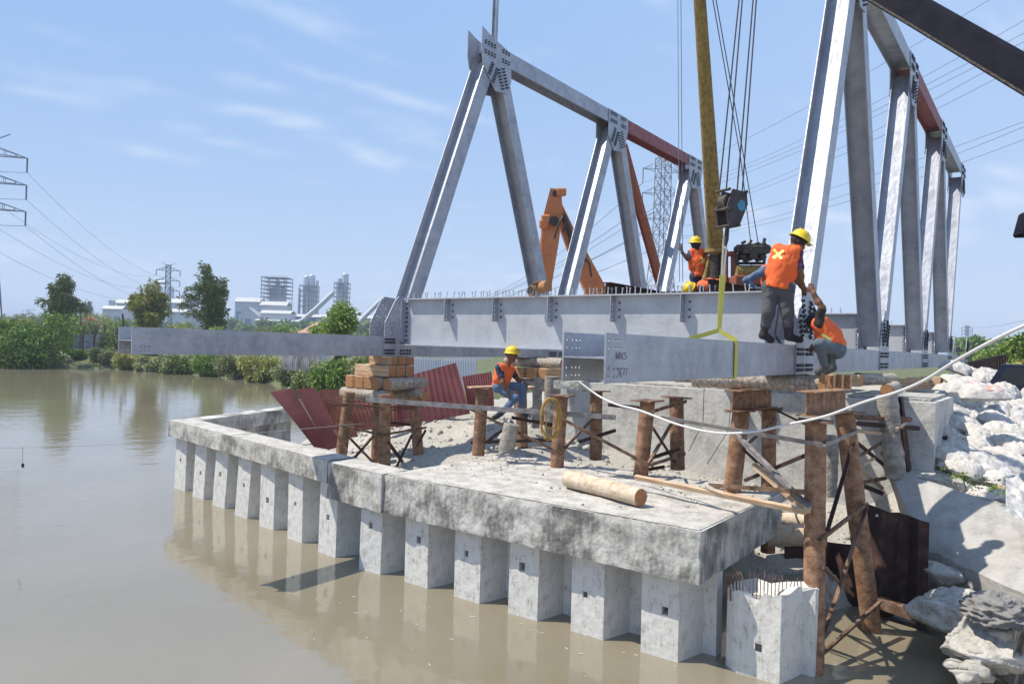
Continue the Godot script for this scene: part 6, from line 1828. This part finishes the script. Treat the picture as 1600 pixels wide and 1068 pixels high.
# ---------------------------------------------------------------- people
func nets(bones: Array, cell: float, k: float, clip := Plane(Vector3.UP, 1e6)) -> MB:
	# bones: [a, b, ra, rb, linear colour]; smooth union of tapered capsules, meshed as surface nets
	var lo := Vector3.ONE * 1e9; var hi := Vector3.ONE * -1e9
	for b in bones:
		var r: float = maxf(b[2], b[3]) + .06
		for p in [b[0], b[1]]:
			lo = lo.min(p - Vector3.ONE * r); hi = hi.max(p + Vector3.ONE * r)
	var nx := int((hi.x - lo.x) / cell) + 2; var ny := int((hi.y - lo.y) / cell) + 2; var nz := int((hi.z - lo.z) / cell) + 2
	var f := PackedFloat32Array(); f.resize(nx * ny * nz); f.fill(1.0)
	var own := PackedByteArray(); own.resize(nx * ny * nz)
	var best := PackedFloat32Array(); best.resize(nx * ny * nz); best.fill(1.0)
	for bi in bones.size():
		var b: Array = bones[bi]
		var a: Vector3 = b[0]; var ab: Vector3 = b[1] - b[0]; var l2 := maxf(ab.length_squared(), 1e-6)
		var ra: float = b[2]; var rb: float = b[3]
		var r := maxf(ra, rb) + .05
		var p0: Vector3 = ((a.min(b[1]) - Vector3.ONE * r - lo) / cell).floor(); var p1: Vector3 = ((a.max(b[1]) + Vector3.ONE * r - lo) / cell).ceil()
		for x in range(maxi(0, int(p0.x)), mini(nx, int(p1.x) + 1)):
			for y in range(maxi(0, int(p0.y)), mini(ny, int(p1.y) + 1)):
				for z in range(maxi(0, int(p0.z)), mini(nz, int(p1.z) + 1)):
					var p := lo + Vector3(x, y, z) * cell
					var t := clampf((p - a).dot(ab) / l2, 0.0, 1.0)
					var d := (p - a - ab * t).length() - lerpf(ra, rb, t)
					if d > .05: continue
					var i := (x * ny + y) * nz + z
					if d < best[i]:
						best[i] = d; own[i] = bi
					var o := f[i]
					if o > .5: f[i] = d
					else:
						var h := clampf(.5 + .5 * (o - d) / k, 0.0, 1.0)
						f[i] = lerpf(o, d, h) - k * h * (1.0 - h)
	if clip.d < 1e5:
		for x in nx:
			for y in ny:
				for z in nz:
					var i := (x * ny + y) * nz + z
					if f[i] < .5: f[i] = maxf(f[i], clip.distance_to(lo + Vector3(x, y, z) * cell))
	# folds of cloth
	var fold := FastNoiseLite.new(); fold.seed = bones.size(); fold.frequency = 5.5; fold.fractal_octaves = 2
	for i in f.size():
		if f[i] < .03 and f[i] > -.03:
			var cx := i / (ny * nz); var cy := (i / nz) % ny; var cz := i % nz
			f[i] += fold.get_noise_3d(cx * cell * 1.6, cy * cell, cz * cell * 1.6) * .014
	var mb := MB.new()
	var at := {}
	var off := [0, 1, nz, nz + 1, ny * nz, ny * nz + 1, ny * nz + nz, ny * nz + nz + 1]
	for x in nx - 1:
		for y in ny - 1:
			var i0 := (x * ny + y) * nz
			for z in nz - 1:
				var i := i0 + z
				if f[i] > .08: continue
				var m := 0
				for q in 8:
					if f[i + off[q]] < 0.0: m += 1
				if m == 0 or m == 8: continue
				var s := Vector3.ZERO; var c := 0
				for e in [[0, 1], [2, 3], [4, 5], [6, 7], [0, 2], [1, 3], [4, 6], [5, 7], [0, 4], [1, 5], [2, 6], [3, 7]]:
					var va: float = f[i + off[e[0]]]; var vb: float = f[i + off[e[1]]]
					if (va < 0.0) != (vb < 0.0):
						var t := va / (va - vb)
						var pa := Vector3(e[0] >> 2, (e[0] >> 1) & 1, e[0] & 1); var pb := Vector3(e[1] >> 2, (e[1] >> 1) & 1, e[1] & 1)
						s += pa.lerp(pb, t); c += 1
				s /= c
				var g := Vector3(f[i + off[4]] - f[i], f[i + off[2]] - f[i], f[i + off[1]] - f[i]) + Vector3(f[i + off[7]] - f[i + off[3]], f[i + off[7]] - f[i + off[5]], f[i + off[7]] - f[i + off[6]])
				mb.col = bones[own[i]][4]
				if bones[own[i]].size() > 5:     # checked cloth
					var w := lo + (Vector3(x, y, z) + s) * cell
					if int(floor(w.y * 22)) % 2 == 0 or int(floor((w.x + w.z) * 22)) % 2 == 0: mb.col = bones[own[i]][5]
				at[i] = mb.vert(lo + (Vector3(x, y, z) + s) * cell, g.normalized())
	for i in at:
		# three edges leaving the low corner of the cell
		for e in [[1, ny * nz, nz], [nz, 1, ny * nz], [ny * nz, nz, 1]]:
			var a2: float = f[i]; var b2: float = f[i + e[0]]
			if (a2 < 0.0) == (b2 < 0.0): continue
			var q0: int = i - e[1] - e[2]; var q1: int = i - e[2]; var q2: int = i; var q3: int = i - e[1]
			if not (at.has(q0) and at.has(q1) and at.has(q3)): continue
			var qs := [at[q0], at[q1], at[q2], at[q3]]
			# wind to agree with the stored normals
			var nn: Vector3 = (mb.v[qs[2]] - mb.v[qs[0]]).cross(mb.v[qs[1]] - mb.v[qs[0]])
			var o: Array = [0, 1, 2, 0, 2, 3] if nn.dot(mb.n[qs[2]] + mb.n[qs[0]]) > 0 else [0, 2, 1, 0, 3, 2]
			for w in o: mb.ix.append(qs[w])
	return mb

func hand(mb: MB, wr: Vector3, ha: Vector3, palm_n: Vector3, col: Color, curl: float) -> void:
	# five fingers rooted in the palm; ha is the palm's end
	var d := (ha - wr).normalized(); var s := d.cross(palm_n).normalized(); var n := s.cross(d)
	mb.col = col
	var ln := [.062, .074, .07, .054]
	for i in 4:
		var o := ha + s * (-.027 + .018 * i) - d * .012
		var m: Vector3 = o + (d * cos(curl * .5) + n * sin(curl * .5)) * ln[i] * .5
		var e: Vector3 = m + (d * cos(curl) + n * sin(curl)) * ln[i] * .5
		mb.tube([o, m, e], [.0105, .0095, .0075], 6, true)
	var th := wr.lerp(ha, .35) - s * .03
	mb.tube([th, th - s * .028 + d * .03 + n * .01, th - s * .03 + d * .06 + n * .02 * curl], [.013, .011, .008], 6, true)

const SKIN := Color(.18, .085, .05)
func person(label: String, D: float, J: Dictionary, look: Dictionary) -> Node3D:
	var P := {}
	for q in J: P[q] = at_d(J[q][0], J[q][1], D + J[q][2])
	var skin: Color = look.get("skin", SKIN); var tr: Color = look.trousers; var sh: Color = look.shirt; var boot: Color = look.boot; var slv: Color = look.get("sleeve", sh)
	var t := thing("person", label, "person")
	var bones := []
	var add := func(a: Vector3, b: Vector3, ra: float, rb: float, c: Color) -> void: bones.append([a, b, ra, rb, c])
	var fat: float = look.get("wide", 1.0)
	var hipc: Vector3 = (P.hipL + P.hipR) / 2; var shc: Vector3 = (P.shL + P.shR) / 2
	add.call(P.hipL, P.hipR, .115 * fat, .115 * fat, tr)
	add.call(hipc.lerp(shc, .12), hipc.lerp(shc, .62), .135 * fat, .15 * fat, sh)
	add.call(hipc.lerp(shc, .55), shc.lerp(hipc, .1), .145 * fat, .12, sh)
	add.call(P.shL, P.shR, .068, .068, sh)
	add.call((P.hipL as Vector3).lerp(P.shL, .4), (P.shL as Vector3).lerp(shc, .25), .09, .085, sh); add.call((P.hipR as Vector3).lerp(P.shR, .4), (P.shR as Vector3).lerp(shc, .25), .09, .085, sh)
	for s in ["L", "R"]:
		var leg := [P["hip" + s], P["kn" + s], P["an" + s], P["to" + s]]
		add.call(leg[0], leg[1], .098 * look.get("baggy", 1.0), .075 * look.get("baggy", 1.0), tr)
		var crop: float = look.get("crop", 1.0)
		var mid: Vector3 = (leg[1] as Vector3).lerp(leg[2], crop)
		add.call(leg[1], mid, .073 * look.get("baggy", 1.0), lerpf(.07, .05, crop) * look.get("baggy", 1.0), tr)
		if crop < 1.0: add.call((leg[1] as Vector3).lerp(leg[2], crop * .7), leg[2], .060, .054, boot)
		add.call(leg[2], leg[3], .052, .042, boot)
		add.call(leg[2] - Vector3(0, .035, 0), leg[3] - Vector3(0, .012, 0), .035, .03, boot)
		var arm := [P["sh" + s], P["el" + s], P["wr" + s], P["ha" + s]]
		var cut: float = look.get("sleeve_end", .8)
		var se: Vector3 = (arm[0] as Vector3).lerp(arm[1], minf(cut, 1.0))
		add.call(arm[0], se, .066, .056, slv)
		if look.has("check"): bones[-1].append(look.check)
		add.call(se if cut < 1.0 else arm[1], arm[1], .047, .042, skin if cut < 1.0 else slv)
		add.call(arm[1], (arm[1] as Vector3).lerp(arm[2], .35), .043, .042, skin if cut <= 1.0 else slv); add.call((arm[1] as Vector3).lerp(arm[2], .35), arm[2], .042, .028, skin if cut <= 1.0 else slv)
		add.call(arm[2], arm[3], .031, .034, look.get("glove", skin))
	# head: skull, jaw, nose, ears
	var hd: Vector3 = P.head; var face: Vector3 = look.face
	face = (rt * face.x + Vector3.UP * face.y - fw * face.z).normalized()
	var hs := face.cross(Vector3.UP).normalized(); var hu := hs.cross(face).normalized()
	add.call(shc.lerp(P.neck, .3), (P.neck as Vector3).lerp(hd, .4), .062, .055, look.get("neckc", skin))
	add.call(hd - face * .02 + hu * .03, hd + face * .015 + hu * .03, .092, .088, look.get("hood", skin))
	add.call(hd + face * .02 + hu * .0, hd + face * .045 - hu * .075, .075, .045, look.get("mask", skin))
	add.call(hd + face * .10 + hu * .005, hd + face * .118 - hu * .028, .010, .016, look.get("mask", skin))
	for s in [-1.0, 1.0]:
		add.call(hd + hs * s * .092 - face * .01, hd + hs * s * .095 - face * .012 - hu * .03, .014, .011, look.get("hood", skin))
	var mb := nets(bones, look.get("cell", .015), .03)
	# eyes and mouth as small dark inlays
	mb.col = Color(.02, .015, .012)
	for s in [-1.0, 1.0]: mb.obox(hd + face * .094 + hs * s * .033 + hu * .022, hs * .013, hu * .005, face * .006)
	mb.obox(hd + face * .093 - hu * .058, hs * .02, hu * .004, face * .005)
	for s in ["L", "R"]: hand(mb, P["wr" + s], P["ha" + s], look.get("palm" + s, -fw), look.get("glove", skin), look.get("curl", .7))
	part(t, "body", mb, M.body)
	# helmet
	if look.get("helmet", true):
		mb = MB.new()
		var bs := Basis(hs, hu, -face)
		var prof := [Vector2(.146, -.004), Vector2(.143, .004), Vector2(.125, .012), Vector2(.124, .05), Vector2(.108, .092), Vector2(.075, .122), Vector2(.035, .136), Vector2(.001, .139)]
		mb.lathe(hd + hu * .052 + face * .01, prof, 22, bs * Basis.from_scale(Vector3(.93, 1, 1.08)))
		mb.bar(hd + hu * .176 + face * .07, hd + hu * .178 - face * .07, .03, .035, hu)
		mb.obox(hd + hu * .050 + face * .150, hs * .075, hu * .004, face * .035)
		part(t, "helmet", mb, M.helmet)
	# vest over the trunk
	if look.get("vest", true):
		var vb := []
		var w := .018
		for i in [1, 2, 4, 5]: vb.append([bones[i][0], bones[i][1], bones[i][2] + w, bones[i][3] + w, Color.WHITE])
		vb.append([(P.shL as Vector3).lerp(shc, .35), (P.shR as Vector3).lerp(shc, .35), .082, .082, Color.WHITE])
		vb.append([(P.hipL as Vector3).lerp(hipc, .3), (P.hipR as Vector3).lerp(hipc, .3), .115 * fat + w, .115 * fat + w, Color.WHITE])
		var ax := (shc - hipc).normalized()
		var hem: Vector3 = hipc - ax * look.get("hem", .03)
		var vm := nets(vb, look.get("cell", .015), .03, Plane(-ax, (-ax).dot(hem)))
		part(t, "vest", vm, M.vest)
		# reflective tape marks laid on the vest's surface
		for ln in look.get("marks", []):
			var up2 := MB.new()
			var prev := []
			var a2 := Vector2(ln[0], ln[1]); var b2 := Vector2(ln[2], ln[3]); var hw: float = ln[4]
			var nn := (b2 - a2).normalized().orthogonal() * hw
			for i in 9:
				var c2 := a2.lerp(b2, i / 8.0)
				var row := []
				for s in [-1.0, 1.0]:
					var q: Vector2 = c2 + nn * s
					row.append(march(vb, q, D))
				if i > 0: up2.quad(prev[0], prev[1], row[1], row[0])
				prev = row
			part(t, "tape_mark", up2, M.vest_mark)
	return t
func march(bones: Array, q: Vector2, D: float) -> Vector3:
	var d := ray(q.x, q.y).normalized(); var s := D - .7
	s = s / d.dot(fw)
	for i in 60:
		var p := EYE + d * s
		var f := 1e9
		for b in bones:
			var ab: Vector3 = b[1] - b[0]
			var t := clampf((p - b[0]).dot(ab) / maxf(ab.length_squared(), 1e-6), 0, 1)
			f = minf(f, (p - b[0] - ab * t).length() - lerpf(b[2], b[3], t))
		if f < .002: break
		s += maxf(f * .9, .001)
	return EYE + d * (s - .012)

func make_people() -> void:
	var grey := Color(.075, .075, .085); var navy := Color(.02, .03, .07); var denim := Color(.10, .15, .25); var black := Color(.025, .022, .022)
	person("worker in orange vest and yellow helmet standing on the slung beam, leaning over the gusset", 10.2, {
		"head": [1246, 378, -.02], "neck": [1241, 388, 0], "shL": [1213, 391, .02], "shR": [1247, 394, -.10], "elL": [1226, 420, .30], "wrL": [1246, 440, .34], "haL": [1252, 447, .34], "elR": [1250, 422, -.14], "wrR": [1254, 446, -.05], "haR": [1257, 456, .0],
		"hipL": [1205, 449, .05], "hipR": [1226, 451, -.04], "knL": [1201, 487, .0], "anL": [1193, 523, .1], "toL": [1206, 531, .10], "knR": [1231, 489, -.06], "anR": [1233, 524, -.02], "toR": [1251, 531, .06]},
		{"trousers": grey, "shirt": Color(.22, .03, .04), "check": Color(.06, .03, .07), "boot": Color(.035, .03, .035), "face": Vector3(.75, -.45, .05), "hood": Color(.03, .02, .02), "baggy": 1.18, "crop": .52, "sleeve_end": .85, "hem": .0, "wide": 1.12, "cell": .013,
		"marks": [[1209, 389, 1222, 404, 2.1], [1208, 403, 1225, 391, 2.1]], "palmR": Vector3.DOWN, "curl": .9})
	person("worker in orange vest squatting beside the truss node with one arm raised to the gusset", 9.95, {
		"head": [1273, 503, .30], "neck": [1281, 508, .18], "shL": [1279, 506, -.05], "shR": [1290, 508, .20], "elL": [1285, 480, -.1], "wrL": [1272, 458, -.05], "haL": [1268, 449, .0], "elR": [1280, 530, .25], "wrR": [1272, 540, .3], "haR": [1268, 545, .3],
		"hipL": [1309, 547, -.04], "hipR": [1308, 547, .20], "knL": [1280, 537, -.18], "anL": [1289, 572, -.05], "toL": [1279, 580, -.08], "knR": [1298, 545, .10], "anR": [1301, 573, .1], "toR": [1291, 580, .1]},
		{"trousers": Color(.10, .13, .15), "shirt": black, "boot": Color(.08, .08, .085), "face": Vector3(-.9, -.2, -.4), "hood": black, "helmet": false, "sleeve_end": .75, "hem": -.03, "marks": [[1284, 522, 1299, 530, 2.0]], "cell": .013, "curl": .5})
	person("worker in orange vest sitting on a short pipe leg with one hand on his knee", 13.55, {
		"head": [799, 556, .0], "neck": [795, 566, 0], "shL": [780, 575, -.14], "shR": [798, 577, .18], "elL": [785, 597, -.24], "wrL": [795, 614, -.24], "haL": [799, 622, -.24], "elR": [809, 592, .2], "wrR": [819, 597, .1], "haR": [821, 603, .05],
		"hipL": [779, 604, -.10], "hipR": [782, 603, .12], "knL": [805, 622, -.22], "anL": [783, 645, -.2], "toL": [772, 652, -.2], "knR": [818, 604, .08], "anR": [815, 640, .1], "toR": [822, 648, .08]},
		{"trousers": denim, "shirt": navy, "boot": Color(.03, .035, .05), "face": Vector3(.96, -.08, .25), "sleeve_end": .65, "hem": .02, "cell": .014, "curl": .5})
	person("worker in orange vest with his back turned, one arm raised against a bright diagonal", 15.6, {
		"head": [1087, 383, 0], "neck": [1089, 389, 0], "shL": [1080, 395, .0], "shR": [1100, 395, .06], "elL": [1075, 404, -.05], "wrL": [1066, 394, -.05], "haL": [1064, 384, -.05], "elR": [1102, 410, .16], "wrR": [1098, 422, .30], "haR": [1095, 426, .34],
		"hipL": [1086, 431, 0], "hipR": [1098, 431, .05], "knL": [1085, 460, .0], "anL": [1084, 488, .1], "toL": [1082, 494, .25], "knR": [1098, 460, .05], "anR": [1098, 488, .1], "toR": [1098, 494, .25]},
		{"trousers": Color(.03, .04, .085), "shirt": Color(.04, .07, .15), "boot": black, "face": Vector3(-.35, .05, -.9), "hood": navy, "mask": navy, "neckc": navy, "sleeve_end": .7, "glove": Color(.14, .12, .12), "hem": .02, "marks": [[1096, 402, 1102, 411, 1.1], [1096, 411, 1102, 403, 1.1]], "cell": .016, "curl": .15})
	person("worker in a blue denim shirt crouching at the engine winch, elbow out", 11.9, {
		"head": [1222, 420, .2], "neck": [1214, 425, .15], "shL": [1196, 422, -.1], "shR": [1212, 424, .3], "elL": [1166, 438, -.12], "wrL": [1184, 452, -.16], "haL": [1192, 455, -.16], "elR": [1216, 450, .3], "wrR": [1206, 458, .25], "haR": [1200, 460, .2],
		"hipL": [1207, 458, .0], "hipR": [1210, 458, .25], "knL": [1192, 462, -.1], "anL": [1204, 480, .1], "toL": [1195, 486, .1], "knR": [1196, 465, .3], "anR": [1206, 480, .3], "toR": [1198, 486, .3]},
		{"trousers": Color(.06, .08, .12), "shirt": denim, "boot": black, "face": Vector3(.6, -.3, .4), "sleeve_end": 1.3, "hem": .0, "cell": .015, "curl": .8})
	person("worker in orange vest bent double over the bridge deck, helmet down by the studs", 14.4, {
		"head": [1081, 453, -.05], "neck": [1089, 449, 0], "shL": [1097, 449, -.15], "shR": [1097, 446, .15], "elL": [1096, 468, -.2], "wrL": [1094, 484, -.2], "haL": [1092, 490, -.2], "elR": [1096, 466, .2], "wrR": [1094, 484, .2], "haR": [1092, 490, .2],
		"hipL": [1125, 449, -.1], "hipR": [1125, 447, .12], "knL": [1117, 476, -.1], "anL": [1125, 505, -.1], "toL": [1112, 511, -.1], "knR": [1119, 476, .12], "anR": [1126, 505, .12], "toR": [1113, 511, .12]},
		{"trousers": black, "shirt": black, "boot": black, "face": Vector3(-.5, -.8, .2), "sleeve_end": .8, "hem": .0, "cell": .016})

func _ready() -> void:
	make_camera_and_light()
	make_materials()
	mat("sling_pale", C(.55, .53, .42), 0.8)
	mat("pen", C(.17, .10, .15), 0.8)
	mat("slab_concrete", Color(1, 1, 1), 0.95, 0.0, tex([[281, 0.009, 5, 1, 1, 1], [282, 0.05, 4, .5, 1, 1], [284, .15, 3, .3, 1, 1]], [[0, C(.22, .212, .20)], [.45, C(.36, .35, .335)], [1, C(.47, .462, .445)]], 512, 1.5), M.abutment_concrete.normal_texture, 0.45, 0.5)
	mat("faded_red", C(.62, .30, .26), 0.85)
	make_land()
	make_bridge()
	make_slung_beam()
	make_piles()
	make_abutment()
	make_trestles()
	make_sheets()
	make_near_bank()
	make_plants()
	make_cranes()
	make_digger()
	make_car()
	make_pylons()
	make_plant()
	make_people()
